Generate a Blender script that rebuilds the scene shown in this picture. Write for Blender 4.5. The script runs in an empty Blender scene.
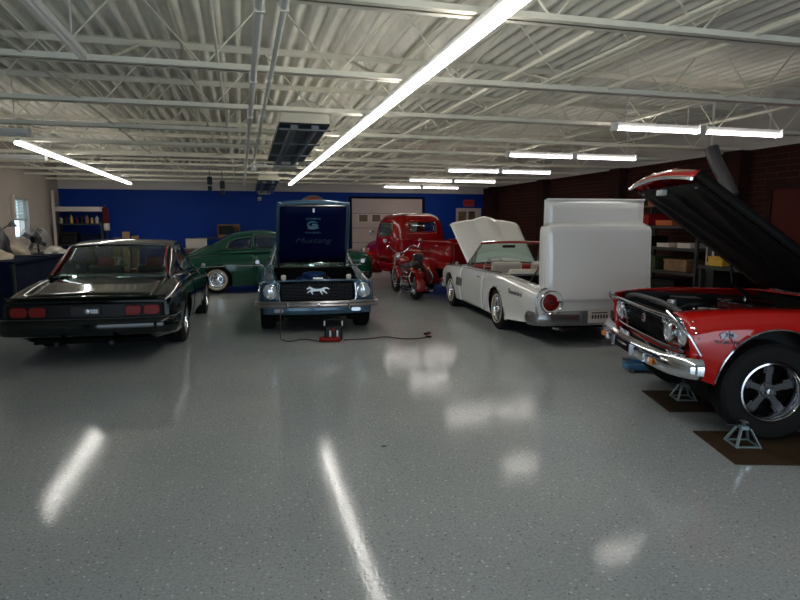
import bpy, bmesh, math, random
from mathutils import Vector, Matrix
random.seed(7)
C = bpy.context.scene.collection
PI = math.pi

# ---------------------------------------------------------------- materials
def pmat(name, col, rough=.5, metal=0, coat=0, spec=.5, emit=None, estr=0, noise=None, bump=None):
    m = bpy.data.materials.new(name); m.use_nodes = True
    n = m.node_tree.nodes; l = m.node_tree.links; b = n['Principled BSDF']
    b.inputs['Base Color'].default_value = (*col, 1); b.inputs['Roughness'].default_value = rough
    b.inputs['Metallic'].default_value = metal; b.inputs['Coat Weight'].default_value = coat
    b.inputs['Coat Roughness'].default_value = .04; b.inputs['Specular IOR Level'].default_value = spec
    if emit: b.inputs['Emission Color'].default_value = (*emit, 1); b.inputs['Emission Strength'].default_value = estr
    tc = n.new('ShaderNodeTexCoord')
    if noise:
        sc, amt = noise
        t = n.new('ShaderNodeTexNoise'); t.inputs['Scale'].default_value = sc; t.inputs['Detail'].default_value = 5
        l.new(tc.outputs['Object'], t.inputs['Vector'])
        r = n.new('ShaderNodeValToRGB'); r.color_ramp.elements[0].position = .3; r.color_ramp.elements[1].position = .7
        r.color_ramp.elements[0].color = (*[c*(1-amt) for c in col], 1); r.color_ramp.elements[1].color = (*[min(1, c*(1+amt)) for c in col], 1)
        l.new(t.outputs['Fac'], r.inputs['Fac']); l.new(r.outputs['Color'], b.inputs['Base Color'])
    if bump:
        sc, st = bump
        t = n.new('ShaderNodeTexNoise'); t.inputs['Scale'].default_value = sc; t.inputs['Detail'].default_value = 3
        l.new(tc.outputs['Object'], t.inputs['Vector'])
        k = n.new('ShaderNodeBump'); k.inputs['Strength'].default_value = st; k.inputs['Distance'].default_value = .01
        l.new(t.outputs['Fac'], k.inputs['Height']); l.new(k.outputs['Normal'], b.inputs['Normal'])
    return m

def glassmat(name, tint, refl=.1):
    m = bpy.data.materials.new(name); m.use_nodes = True
    n = m.node_tree.nodes; l = m.node_tree.links; n.clear()
    o = n.new('ShaderNodeOutputMaterial'); t = n.new('ShaderNodeBsdfTransparent'); t.inputs['Color'].default_value = (*tint, 1)
    g = n.new('ShaderNodeBsdfGlossy'); g.inputs['Roughness'].default_value = .03; g.inputs['Color'].default_value = (.9, .95, 1, 1)
    lw = n.new('ShaderNodeLayerWeight'); lw.inputs['Blend'].default_value = .5
    pw = n.new('ShaderNodeMath'); pw.operation = 'POWER'; pw.inputs[1].default_value = 4; l.new(lw.outputs['Facing'], pw.inputs[0])
    f = n.new('ShaderNodeMath'); f.operation = 'MULTIPLY_ADD'; f.inputs[1].default_value = .6; f.inputs[2].default_value = .045; l.new(pw.outputs[0], f.inputs[0])
    x = n.new('ShaderNodeMixShader')
    l.new(f.outputs[0], x.inputs[0]); l.new(t.outputs[0], x.inputs[1]); l.new(g.outputs[0], x.inputs[2]); l.new(x.outputs[0], o.inputs[0])
    return m

def floor_material():
    m = bpy.data.materials.new('speckled_epoxy'); m.use_nodes = True
    n = m.node_tree.nodes; l = m.node_tree.links; b = n['Principled BSDF']
    tc = n.new('ShaderNodeTexCoord')
    def noise(sc, det=4, rough=.5):
        t = n.new('ShaderNodeTexNoise'); t.inputs['Scale'].default_value = sc; t.inputs['Detail'].default_value = det
        t.inputs['Roughness'].default_value = rough; l.new(tc.outputs['Object'], t.inputs['Vector']); return t
    def ramp(src, p0, c0, p1, c1):
        r = n.new('ShaderNodeValToRGB'); e = r.color_ramp.elements
        e[0].position = p0; e[0].color = (*c0, 1); e[1].position = p1; e[1].color = (*c1, 1)
        l.new(src, r.inputs['Fac']); return r
    def mix(fac, a, bb, mode='MIX'):
        x = n.new('ShaderNodeMix'); x.data_type = 'RGBA'; x.blend_type = mode
        if hasattr(fac, 'links'): l.new(fac, x.inputs[0])
        else: x.inputs[0].default_value = fac
        for s, k in ((a, 6), (bb, 7)):
            if hasattr(s, 'links'): l.new(s, x.inputs[k])
            else: x.inputs[k].default_value = (*s, 1)
        return x.outputs[2]
    base = ramp(noise(.7).outputs['Fac'], .35, (.35, .38, .385), .65, (.40, .43, .43)).outputs[0]
    fine = ramp(noise(60, 2).outputs['Fac'], .35, (.88, .88, .88), .65, (1.1, 1.1, 1.1)).outputs[0]
    base = mix(1, base, fine, 'MULTIPLY')
    def flecks(sc, thr, prob):
        v = n.new('ShaderNodeTexVoronoi'); v.inputs['Scale'].default_value = sc; l.new(tc.outputs['Object'], v.inputs['Vector'])
        d = n.new('ShaderNodeMath'); d.operation = 'LESS_THAN'; d.inputs[1].default_value = thr; l.new(v.outputs['Distance'], d.inputs[0])
        s = n.new('ShaderNodeSeparateColor'); l.new(v.outputs['Color'], s.inputs[0])
        p = n.new('ShaderNodeMath'); p.operation = 'LESS_THAN'; p.inputs[1].default_value = prob; l.new(s.outputs[0], p.inputs[0])
        q = n.new('ShaderNodeMath'); q.operation = 'MULTIPLY'; l.new(d.outputs[0], q.inputs[0]); l.new(p.outputs[0], q.inputs[1])
        return q.outputs[0]
    base = mix(flecks(38, .2, .28), base, (.13, .16, .18))
    base = mix(flecks(31, .22, .3), base, (.62, .63, .60))
    base = mix(flecks(60, .28, .35), base, (.24, .27, .28))
    l.new(base, b.inputs['Base Color'])
    rr = ramp(noise(1.3, 6, .6).outputs['Fac'], .3, (.06, .06, .06), .7, (.12, .12, .12)).outputs[0]
    l.new(rr, b.inputs['Roughness']); b.inputs['Specular IOR Level'].default_value = .30
    k = n.new('ShaderNodeBump'); k.inputs['Strength'].default_value = .16; k.inputs['Distance'].default_value = .003
    l.new(noise(48, 2).outputs['Fac'], k.inputs['Height']); l.new(k.outputs['Normal'], b.inputs['Normal'])
    return m

def brick_material(name, c1, c2, mort, axis='X'):
    m = bpy.data.materials.new(name); m.use_nodes = True
    n = m.node_tree.nodes; l = m.node_tree.links; b = n['Principled BSDF']
    tc = n.new('ShaderNodeTexCoord'); s = n.new('ShaderNodeSeparateXYZ'); c = n.new('ShaderNodeCombineXYZ')
    l.new(tc.outputs['Object'], s.inputs[0])
    l.new(s.outputs['Y' if axis == 'X' else 'X'], c.inputs[0]); l.new(s.outputs['Z'], c.inputs[1])
    t = n.new('ShaderNodeTexBrick'); l.new(c.outputs[0], t.inputs['Vector'])
    t.inputs['Scale'].default_value = 1; t.inputs['Brick Width'].default_value = .42; t.inputs['Row Height'].default_value = .10
    t.inputs['Mortar Size'].default_value = .008
    t.inputs['Color1'].default_value = (*c1, 1); t.inputs['Color2'].default_value = (*c2, 1); t.inputs['Mortar'].default_value = (*mort, 1)
    l.new(t.outputs['Color'], b.inputs['Base Color']); b.inputs['Roughness'].default_value = .8; b.inputs['Specular IOR Level'].default_value = .1
    return m

M = {}
def mk(k, *a, **kw): M[k] = pmat(k, *a, **kw)
mk('deck', (.86, .83, .72), .55, noise=(2, .12)); mk('joist', (.86, .82, .69), .5, noise=(3, .08)); mk('pipe', (.80, .79, .74), .4)
mk('fixture', (.75, .75, .73), .4); mk('blue_wall', (.003, .036, .27), .5, spec=.15, noise=(.6, .12)); mk('left_wall', (.42, .37, .32), .8, spec=.1, noise=(1, .08))
mk('white_paint', (.60, .55, .52), .6); mk('pale_panel', (.50, .40, .37), .5, noise=(1.5, .08))
mk('black_paint', (.003, .006, .0055), .08, spec=.2, coat=.6); mk('green_paint', (.003, .060, .036), .18, spec=.3, coat=.6)
mk('blue_paint', (.075, .16, .25), .25, .4, coat=1); mk('red_paint', (.55, .010, .007), .12, spec=.3, coat=.8); mk('truck_red', (.27, .003, .004), .14, spec=.3, coat=.7)
mk('white_car', (.88, .88, .85), .13, coat=.8)
mk('chrome', (.75, .77, .8), .1, 1); mk('dull_chrome', (.36, .36, .38), .28, 1); mk('alu', (.10, .10, .105), .4, .8)
mk('rubber', (.009, .009, .009), .7, spec=.25, bump=(40, .3)); mk('whitewall', (.65, .55, .42), .6); mk('black_plastic', (.007, .007, .008), .4, spec=.25)
mk('black_matte', (.005, .005, .005), .8, spec=.1); mk('grey_metal', (.12, .125, .13), .45, .4); mk('stand_paint', (.22, .30, .30), .4, .1)
mk('red_vinyl', (.30, .012, .008), .4); mk('black_vinyl', (.012, .011, .012), .45); mk('navy_liner', (.001, .005, .050), .6, spec=.15); mk('white_vinyl', (.5, .47, .42), .4)
mk('tail_red', (.20, .003, .003), .35, spec=.3, noise=(60, .3)); mk('amber', (.75, .22, .02), .25, coat=1); mk('lens', (.75, .8, .85), .08, .6, coat=1)
mk('light_blue', (.12, .30, .40), .5); mk('silver_ink', (.06, .085, .14), .4, .2); mk('silver', (.6, .62, .62), .3, .6)
mk('engine_blue', (.008, .04, .14), .4, spec=.3); mk('white_lamp', (.8, .78, .7), .3); mk('door_glass', (.14, .10, .055), .3); mk('brown_board', (.05, .030, .016), .75, spec=.15, noise=(5, .3))
mk('sign_orange', (.55, .07, .015), .5, noise=(3, .2)); mk('sign_rim', (.22, .22, .16), .5); mk('exit_red', (.5, .04, .04), .5)
mk('cardboard', (.30, .17, .08), .8, noise=(4, .2)); mk('cream_cloth', (.42, .36, .27), .9, noise=(5, .2), bump=(9, .8)); mk('navy_cloth', (.006, .010, .030), .9, spec=.1, noise=(3, .3), bump=(6, .5))
mk('shelf_grey', (.03, .033, .03), .6, .2); mk('orange', (.4, .08, .01), .5); mk('yellow', (.6, .36, .03), .5); mk('red_box', (.22, .008, .006), .6, spec=.2)
mk('white_box', (.62, .55, .5), .6); mk('dark_red_door', (.07, .008, .006), .6, spec=.15, noise=(2, .15)); mk('wood', (.22, .13, .06), .7, noise=(6, .3))
mk('green_box', (.02, .045, .015), .6); mk('brass', (.45, .3, .1), .35, .7); mk('grey_duct', (.10, .10, .105), .35, .1, bump=(30, .4))
mk('blind', (.42, .50, .48), .6); mk('heater_metal', (.62, .58, .46), .35, .25); mk('heater_tube', (.12, .14, .17), .4, .6); mk('oil', (.03, .025, .02), .4)
mk('tube_on', (1, 1, 1), .5, emit=(1, .96, .90), estr=14); mk('tube_on_short', (1, 1, 1), .5, emit=(1, .93, .88), estr=9.5); mk('tube_off', (.7, .7, .66), .4); mk('brown_pier', (.028, .012, .009), .8, spec=.1, noise=(2, .2))
mk('blue_rag', (.05, .2, .36), .6); mk('grille_grey', (.02, .02, .022), .4, .5); mk('liner', (.005, .005, .005), .6, spec=.15, bump=(14, .4)); mk('cable', (.05, .02, .02), .5)
M['glass'] = glassmat('car_glass', (.75, .85, .82)); M['win_glass'] = glassmat('window_glass', (.9, .95, .95))
M['floor'] = floor_material(); M['brick'] = brick_material('brown_brick', (.045, .013, .009), (.030, .010, .008), (.055, .030, .020))
M['brick_front'] = brick_material('brown_brick_front', (.085, .024, .014), (.055, .017, .011), (.12, .075, .045), 'Y')

# ---------------------------------------------------------------- helpers
def V(*a): return Vector(a)
class MB:
    def __init__(s): s.v = []; s.f = []; s.m = []
    def add(s, vs, fs, mi=0):
        o = len(s.v); s.v += [tuple(p) for p in vs]; s.f += [tuple(i+o for i in f) for f in fs]; s.m += [mi]*len(fs); return s
    def box(s, c, d, R=None, mi=0, taper=1):
        x, y, z = d[0]/2, d[1]/2, d[2]/2
        vs = [V(a*x*(taper if cc > 0 else 1), b*y*(taper if cc > 0 else 1), cc*z) for cc in (-1, 1) for a, b in ((-1, -1), (1, -1), (1, 1), (-1, 1))]
        if R: vs = [R @ q for q in vs]
        return s.add([q+Vector(c) for q in vs], [(3, 2, 1, 0), (4, 5, 6, 7), (0, 1, 5, 4), (1, 2, 6, 5), (2, 3, 7, 6), (3, 0, 4, 7)], mi)
    def b2(s, x0, x1, y0, y1, z0, z1, mi=0): return s.box(((x0+x1)/2, (y0+y1)/2, (z0+z1)/2), (abs(x1-x0), abs(y1-y0), abs(z1-z0)), mi=mi)
    def tube(s, pts, r, n=8, mi=0, closed=False, caps=True):
        pts = [Vector(p) for p in pts]; m = len(pts); rr = r if isinstance(r, (list, tuple)) else [r]*m
        vs = []; up = None
        for i, p in enumerate(pts):
            a = pts[(i-1) % m] if (closed or i > 0) else p; b = pts[(i+1) % m] if (closed or i < m-1) else p
            t = (b-a).normalized() if (b-a).length > 1e-9 else V(0, 0, 1)
            if up is None: up = V(0, 0, 1) if abs(t.z) < .9 else V(1, 0, 0)
            u = up - t*up.dot(t)
            u = u.normalized() if u.length > 1e-6 else t.orthogonal().normalized()
            up = u; w = t.cross(u)
            for k in range(n):
                a2 = 2*PI*(k+.5)/n; vs.append(p+(u*math.cos(a2)+w*math.sin(a2))*rr[i])
        fs = []
        for i in range(m if closed else m-1):
            for k in range(n):
                A = i*n+k; B = i*n+(k+1) % n; D = ((i+1) % m)*n+k; E = ((i+1) % m)*n+(k+1) % n
                fs.append((A, B, E, D))
        if caps and not closed: fs += [tuple(range(n))[::-1], tuple(range((m-1)*n, m*n))]
        return s.add(vs, fs, mi)
    def cyl(s, a, b, r, n=16, mi=0, r2=None): return s.tube([a, b], [r, r if r2 is None else r2], n, mi)
    def lathe(s, prof, o=(0, 0, 0), axis='Z', n=28, mi=0, close=False):
        o = Vector(o); vs = []
        for k in range(n):
            a = 2*PI*k/n; c, d = math.cos(a), math.sin(a)
            for r, h in prof:
                vs.append(o + (V(r*c, r*d, h) if axis == 'Z' else V(r*c, h, r*d) if axis == 'Y' else V(h, r*c, r*d)))
        m = len(prof); fs = []
        for k in range(n):
            k2 = (k+1) % n
            for i in range(m if close else m-1):
                j = (i+1) % m
                fs.append((k*m+i, k2*m+i, k2*m+j, k*m+j))
        return s.add(vs, fs, mi)
    def prism(s, poly, ax, h0, h1, mi=0):   # polygon in the two other axes extruded along ax
        def P(p, h): return {'X': V(h, p[0], p[1]), 'Y': V(p[0], h, p[1]), 'Z': V(p[0], p[1], h)}[ax]
        n = len(poly)
        return s.add([P(p, h0) for p in poly]+[P(p, h1) for p in poly], [tuple(range(n))[::-1], tuple(range(n, 2*n))]+[(i, (i+1) % n, n+(i+1) % n, n+i) for i in range(n)], mi)
    def sph(s, c, r, n=12, mi=0, sc=(1, 1, 1)):
        pr = [(max(1e-4, r*math.sin(PI*i/(n//2)))*1, -r*math.cos(PI*i/(n//2))) for i in range(n//2+1)]
        t = MB().lathe(pr, n=n); return s.add([Vector(c)+V(p[0]*sc[0], p[1]*sc[1], p[2]*sc[2]) for p in t.v], t.f, mi)
    def grid(s, P, mi=0, flip=False):
        a, b = len(P), len(P[0]); fs = [(i*b+j, (i+1)*b+j, (i+1)*b+j+1, i*b+j+1) for i in range(a-1) for j in range(b-1)]
        if flip: fs = [f[::-1] for f in fs]
        return s.add([p for r in P for p in r], fs, mi)
    def xf(s, Mx): s.v = [tuple(Mx @ Vector(p)) for p in s.v]; return s
    def build(s, name, mats, parent=None, ang=35, bev=0, solid=0, off=-1, recalc=True, seg=2):
        me = bpy.data.meshes.new(name); me.from_pydata(s.v, [], s.f)
        mats = mats if isinstance(mats, (list, tuple)) else [mats]
        for k in mats: me.materials.append(M[k])
        me.polygons.foreach_set('material_index', s.m)
        if recalc:
            bm = bmesh.new(); bm.from_mesh(me); bmesh.ops.remove_doubles(bm, verts=bm.verts, dist=1e-5)
            bmesh.ops.recalc_face_normals(bm, faces=bm.faces); bm.to_mesh(me); bm.free()
        me.polygons.foreach_set('use_smooth', [True]*len(me.polygons)); me.set_sharp_from_angle(angle=math.radians(ang)); me.update()
        o = bpy.data.objects.new(name, me); C.objects.link(o)
        if parent: o.parent = parent
        if solid: q = o.modifiers.new('thick', 'SOLIDIFY'); q.thickness = solid; q.offset = off
        if bev: q = o.modifiers.new('round', 'BEVEL'); q.width = bev; q.segments = seg; q.limit_method = 'ANGLE'; q.angle_limit = math.radians(40)
        return o
def empty(name, loc=(0, 0, 0), rz=0, s=1):
    o = bpy.data.objects.new(name, None); C.objects.link(o); o.location = loc; o.rotation_euler = (0, 0, rz); o.scale = (s, s, s); o.empty_display_size = .2; return o
def tag(o, label, cat, group=None, kind=None):
    o['label'] = label; o['category'] = cat
    if group: o['group'] = group
    if kind: o['kind'] = kind
    return o
def thing(name, label, cat, loc=(0, 0, 0), rz=0, group=None, s=1): return tag(empty(name, loc, rz, s), label, cat, group)
def struct(o): o['kind'] = 'structure'; return o
def lab(o, t): o['label'] = t; return o
def RX(a): return Matrix.Rotation(math.radians(a), 3, 'X')
def RY(a): return Matrix.Rotation(math.radians(a), 3, 'Y')
def RZ(a): return Matrix.Rotation(math.radians(a), 3, 'Z')
def text(name, s, size, mat, parent, loc, rot, ext=.003, shear=0, align='CENTER', sx=1):
    c = bpy.data.curves.new(name, 'FONT'); c.body = s; c.size = size; c.extrude = ext; c.align_x = align; c.align_y = 'CENTER'; c.shear = shear
    t = bpy.data.objects.new('tmp', c); C.objects.link(t); dg = bpy.context.evaluated_depsgraph_get()
    me = bpy.data.meshes.new_from_object(t.evaluated_get(dg)); bpy.data.objects.remove(t); me.name = name
    me.materials.clear(); me.materials.append(M[mat])
    o = bpy.data.objects.new(name, me); C.objects.link(o); o.parent = parent; o.matrix_local = Matrix.Translation(loc) @ rot.to_4x4() @ Matrix.Diagonal((sx, 1, 1, 1)); return o
def resample(fn, a, b, n): return [fn(a+(b-a)*i/n) for i in range(n+1)]
def spline(pts, n=8):
    pts = [Vector(p) for p in pts]; out = []
    for i in range(len(pts)-1):
        p0 = pts[max(0, i-1)]; p1 = pts[i]; p2 = pts[i+1]; p3 = pts[min(len(pts)-1, i+2)]
        for k in range(n):
            t = k/n; out.append(.5*((2*p1)+(p2-p0)*t+(2*p0-5*p1+4*p2-p3)*t*t+(3*p1-p0-3*p2+p3)*t**3))
    out.append(pts[-1]); return out
def rrect(w, h, r, n=4):   # rounded rectangle outline centred on 0
    o = []
    for cx, cy, a0 in ((w/2-r, h/2-r, 0), (-w/2+r, h/2-r, 90), (-w/2+r, -h/2+r, 180), (w/2-r, -h/2+r, 270)):
        for k in range(n+1):
            a = math.radians(a0+90*k/n); o.append((cx+r*math.cos(a), cy+r*math.sin(a)))
    return o
def dup(root):
    r = root.copy(); C.objects.link(r)
    for ch in root.children:
        c = ch.copy(); C.objects.link(c); c.parent = r
        for g in ch.children:
            d = g.copy(); C.objects.link(d); d.parent = c
    return r
# ---------------------------------------------------------------- building
XL, XR, YF, YB, ZB, ZD = -5.4, 8.6, -3.0, 20.75, 2.93, 3.60
struct(MB().b2(XL-.3, XR+.3, YF-3, YB+.3, -.2, 0).build('floor', 'floor'))
# corrugated roof deck, ribs along Y
p = .183; x = XL-.1; prof = []
while x < XR+.1:
    prof += [(x, ZD), (x+.055, ZD), (x+.070, ZD+.075), (x+.168, ZD+.075)]; x += p
mb = MB(); P = [[V(a, y, z) for (a, z) in prof] for y in (YF-.2, YB+.2)]
mb.grid(P); struct(mb.build('ceiling', 'deck', ang=20, solid=.004, off=1, recalc=False))
struct(MB().b2(XL-.3, XR+.3, YF-.3, YB+.3, ZD+.12, ZD+.23).build('ceiling', 'deck'))
# walls
WY0, WY1, WZ0, WZ1 = 16.85, 17.95, 1.28, 2.30
mb = MB(); mb.b2(XL-.25, XL, YF, WY0, 0, ZD+.1); mb.b2(XL-.25, XL, WY1, YB, 0, ZD+.1); mb.b2(XL-.25, XL, WY0, WY1, 0, WZ0); mb.b2(XL-.25, XL, WY0, WY1, WZ1, ZD+.1)
struct(mb.build('wall_left', 'left_wall'))
struct(MB().b2(XR, XR+.25, YF, YB, 0, 2.92).build('wall_right', 'brick'))
struct(MB().b2(XR-.03, XR+.25, YF, YB, 2.92, ZD+.1).build('trim_1', 'white_paint'))
struct(MB().b2(XL-.25, XR+.25, YB, YB+.25, 0, 2.73).build('wall_back', 'blue_wall'))
struct(MB().b2(XL-.25, XR+.25, YB-.02, YB+.25, 2.73, ZD+.1).build('trim_2', 'white_paint'))
# front wall behind the camera with two open overhead-door bays and strip window above
mb = MB(); bays = [(-4.7, -.6), (.6, 4.7)]
xs = [XL-.25, -4.7, -.6, .6, 4.7, XR+.25]
for a, b in ((xs[0], xs[1]), (xs[2], xs[3]), (xs[4], xs[5])): mb.b2(a, b, YF-.25, YF, 0, 2.75)
mb.b2(xs[0], xs[5], YF-.25, YF, 2.75, ZD+.1)
struct(mb.build('wall_front', 'brick_front'))
# brick piers on the right wall
for i, y in enumerate((19.6, 16.0, 12.4, 8.95, 5.3, 1.7)):
    o = struct(MB().b2(XR-.22, XR, y-.2, y+.2, 0, 2.92).build('trim_%d' % (3+i), 'brown_pier', bev=.01))
# dark red door at the right
o = struct(MB().b2(XR-.05, XR-.005, 6.9, 8.2, 0, 2.22).build('door_3', 'dark_red_door', bev=.01))
struct(MB().b2(XR-.07, XR, 6.78, 6.9, 0, 2.32).b2(XR-.07, XR, 8.2, 8.32, 0, 2.32).b2(XR-.07, XR, 6.9, 8.2, 2.22, 2.32).build('door_frame', 'brown_pier', o))
MB().cyl((XR-.05, 7.02, 1.0), (XR-.11, 7.02, 1.0), .012).sph((XR-.12, 7.02, 1.0), .03).build('handle', 'dull_chrome', o)
# left window with blind
o = struct(MB().b2(XL-.16, XL-.15, WY0, WY1, WZ0, WZ1).build('window_1', 'win_glass'))
mb = MB()
for y0, y1, z0, z1 in ((WY0, WY0+.05, WZ0, WZ1), (WY1-.05, WY1, WZ0, WZ1), (WY0, WY1, WZ0, WZ0+.05), (WY0, WY1, WZ1-.05, WZ1), (WY0, WY1, 1.74, 1.79)): mb.b2(XL-.2, XL-.1, y0, y1, z0, z1)
struct(mb.build('window_frame', 'white_paint', o))
t = thing('window_blind', 'pale horizontal slat blind hanging in the window of the left wall', 'blind', (XL-.03, (WY0+WY1)/2, WZ1))
MB().b2(-.02, .02, -.5, .5, -.05, 0).build('head_rail', 'blind', t)
for k in range(13): MB().box((0, 0, -.08-.036*k), (.035, .98, .003), RY(38)).build('slat', 'blind', t)
MB().b2(-.015, .015, -.49, .49, -.56, -.535).build('bottom_rail', 'blind', t)
# white upright by the window
t = tag(MB().b2(-.04, .04, -.05, .05, 0, .62).build('roller_screen', 'white_box', bev=.01), 'white upright roller hanging on the left wall beside the window blind', 'roller'); t.location = (XL+.045, 16.72, 1.75)
# overhead door in the back wall
o = struct(MB().b2(3.72, 6.25, YB-.06, YB-.01, 0, 2.52).build('door_1', 'pale_panel'))
mb = MB()
for k in range(1, 5): mb.b2(3.72, 6.25, YB-.066, YB-.058, .504*k-.006, .504*k+.006)
mb.build('panel_seam', 'shelf_grey', o)
for xc in (4.12, 4.58, 5.1, 5.6, 6.0):
    f = MB().b2(xc-.19, xc+.19, YB-.072, YB-.06, 1.70, 2.0).build('window_frame', 'white_box', o)
    MB().b2(xc-.15, xc+.15, YB-.076, YB-.07, 1.73, 1.97).build('pane', 'door_glass', f)
struct(MB().b2(3.62, 3.72, YB-.08, YB, 0, 2.6).b2(6.25, 6.35, YB-.08, YB, 0, 2.6).b2(3.72, 6.25, YB-.08, YB, 2.52, 2.6).build('door_frame', 'navy_cloth', o))
# white framed doorway at the right end of the back wall
o = struct(MB().b2(7.55, 8.5, YB-.06, YB, 0, 2.22).build('door_2', 'white_box'))
MB().b2(7.63, 7.92, YB-.075, YB-.055, .2, 2.1).build('panel', 'wood', o); f = MB().b2(8.02, 8.26, YB-.075, YB-.055, 1.5, 2.1).build('window_frame', 'shelf_grey', o)
MB().b2(8.05, 8.13, YB-.08, YB-.07, 1.55, 2.05).b2(8.16, 8.23, YB-.08, YB-.07, 1.55, 2.05).build('pane', 'door_glass', f)
MB().sph((7.98, YB-.1, 1.0), .035).build('handle', 'brass', o)
t = thing('exit_sign', 'small red exit sign on the blue wall above the white framed doorway', 'sign', (8.03, YB, 2.40))
MB().b2(-.2, .2, -.06, -.001, -.12, .12).build('sign_box', 'exit_red', t, bev=.01); text('lettering', 'EXIT', .16, 'red_box', t, (0, -.061, 0), RX(90))
# round sign
t = thing('round_sign', 'round orange sign with olive rim on the blue back wall above the raised hood', 'sign', (2.4, YB, 2.06))
MB().lathe([(0, -.05), (.55, -.05), (.56, -.03), (.56, 0)], axis='Y', n=48).build('rim', 'sign_rim', t, ang=60); MB().lathe([(0, -.06), (.48, -.06), (.49, -.05)], axis='Y', n=48).build('face', 'sign_orange', t)

# joists
ys = [3.67+1.767*k for k in range(-3, 10)]
NT = ['first', 'second', 'third', 'fourth', 'fifth', 'sixth', 'seventh', 'eighth', 'ninth', 'tenth', 'eleventh']
def joist():
    t = empty('roof_joist')
    mb = MB()
    for s in (-1, 1): mb.b2(XL, XR, s*.012, s*.062, .665, .67); mb.b2(XL, XR, s*.012, s*.018, .61, .67)
    mb.build('top_chord', 'joist', t)
    mb = MB()
    for s in (-1, 1): mb.b2(XL, XR, s*.012, s*.066, 0, .006); mb.b2(XL, XR, s*.012, s*.018, 0, .055)
    mb.build('bottom_chord', 'joist', t)
    pts = []; x = XL+.1; k = 0
    while x < XR: pts.append((x, 0, .02 if k % 2 else .64)); x += .56; k += 1
    MB().tube(pts, .011, 6).build('web_rod', 'joist', t)
    return t
J = joist(); vis = 0
for i, y in enumerate(ys):
    t = J if i == 0 else dup(J); t.location = (0, y, ZB)
    if y > 3.5:
        w = NT[vis]; vis += 1
        s = 'white open-web roof joist, %s of those in view counting from the camera' % w if vis < 10 else 'white open-web steel roof joist, farthest one near the back wall'
    else: s = ['white open-web steel roof joist behind the camera near the front wall', 'white open-web steel roof joist right above the camera', 'white open-web steel roof joist just beyond the camera, above the top edge of the view'][i]
    tag(t, s, 'roof joist', 'open-web roof joists')
# pipes along the room
def pipe(x, z, r, y0, y1, name, label, mat='pipe', cl=True):
    t = thing(name, label, name.replace('_', ' '), (x, y0, z))
    MB().cyl((0, 0, 0), (0, y1-y0, 0), r, 10).build('tube', mat, t)
    if cl:
        k = 0
        for y in ys:
            if y0 < y < y1: MB().b2(-r-.006, r+.006, y-y0-.012, y-y0+.012, -r-.004, r+.006+max(0, ZB-z-r-.006)).build('clamp', 'joist', t)
    for y in (2.5, 9.5, 16.5):
        if y < y1: MB().cyl((0, y-y0, r), (0, y-y0, ZD-z+.005), .005, 6).build('hanger', mat, t)
    return t
pipe(.14, 2.87, .026, 1, 20.6, 'gas_pipe', 'white pipe under the joists, left of the pair near the centre')
pipe(.28, 2.88, .020, 1, 12.4, 'gas_pipe', 'white pipe under the joists, right one of the central pair')
pipe(-.14, 2.99, .013, 1, 20.6, 'conduit', 'thin conduit left of the central white pipe pair', 'joist', False)
pipe(2.48, 3.02, .020, 1, 20.6, 'conduit', 'conduit along the ceiling, first to the right of the long lit strip', 'joist', False)
pipe(2.84, 2.99, .014, 1, 20.6, 'conduit', 'thin conduit, left one of the close pair right of the long lit strip', 'joist', False)
pipe(2.92, 2.99, .014, 1, 20.6, 'conduit', 'thin conduit, right one of the close pair right of the long lit strip', 'joist', False)
pipe(3.56, 2.99, .024, 1, 20.6, 'conduit', 'stout conduit passing just left of the rows of short lit lamps', 'joist', False)
pipe(4.95, 2.98, .018, 1, 20.6, 'conduit', 'conduit running above the gaps between the paired short lamps', 'joist', False)
# bridging angles
def bridge(x, lo, label):
    t = thing('bridging_angle', label, 'bridging', (x, 1.9, 0), group='joist bridging'); o = t
    mb = MB(); z = ZB+.035 if lo else ZB+.6; mb.b2(-.014, .014, 0, YB-1.95, z, z+.004); mb.b2(-.014, -.01, 0, YB-1.95, z, z+.028); mb.build('angle', 'joist', t)
for x, n in ((-3.9, 'leftmost'), (-2.1, 'second from the left'), (-.55, 'just left of the central pipes'), (1.9, 'right of the long lit strip'), (4.3, 'above the paired short lamps'), (6.9, 'nearest the brick wall')):
    bridge(x, False, 'thin bridging angle under the roof deck, '+n)
for x, n in ((-4.5, 'leftmost'), (-1.6, 'left of the central pipes'), (6.1, 'right of the gaps in the paired lamps')):
    bridge(x, True, 'thin bridging angle low on the joists, '+n)
# diagonal cross bridging between the first joists
def diag(a, b, lbl): tag(MB().box(((Vector(a)+Vector(b))/2), ((Vector(b)-Vector(a)).length, .022, .022), (Vector(b)-Vector(a)).to_track_quat('X', 'Z').to_matrix()).build('cross_brace', 'joist'), lbl, 'brace', 'cross braces between joists')
for k, x in enumerate((-3.2, -1.0, 1.25, 3.4, 5.6)):
    for q in range(3):
        y = ys[3]+q*1.767
        diag((x, y, ZB+.03), (x, y+1.767, ZB+.62), 'thin cross brace rising away from the %s joist, %s one in its row' % (NT[q], NT[k]))
# strip lamps
def strip(x, y0, y1, label, w=.045):
    t = thing('strip_lamp', label, 'lamp', (x, y0, 2.82), group='long lit ceiling strips')
    MB().b2(-.028, .028, 0, y1-y0, .03, .075).build('housing', 'fixture', t)
    n = round((y1-y0)/2.42); L = (y1-y0)/n
    for k in range(n):
        MB().b2(-w, w, k*L+.006, (k+1)*L-.006, -.015, .03).build('tube', 'tube_on', t, bev=.012)
    k = 0
    for y in ys:
        if y0 < y < y1: MB().cyl((0, y-y0, .08), (0, y-y0, .13), .008, 6).build('hanger', 'pipe', t)
    return t
strip(1.46, .6, 18.6, 'long glowing white strip lamp running down the middle of the ceiling')
strip(-3.12, 10.1, 19.4, 'glowing white strip lamp running along the left side of the ceiling')
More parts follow.
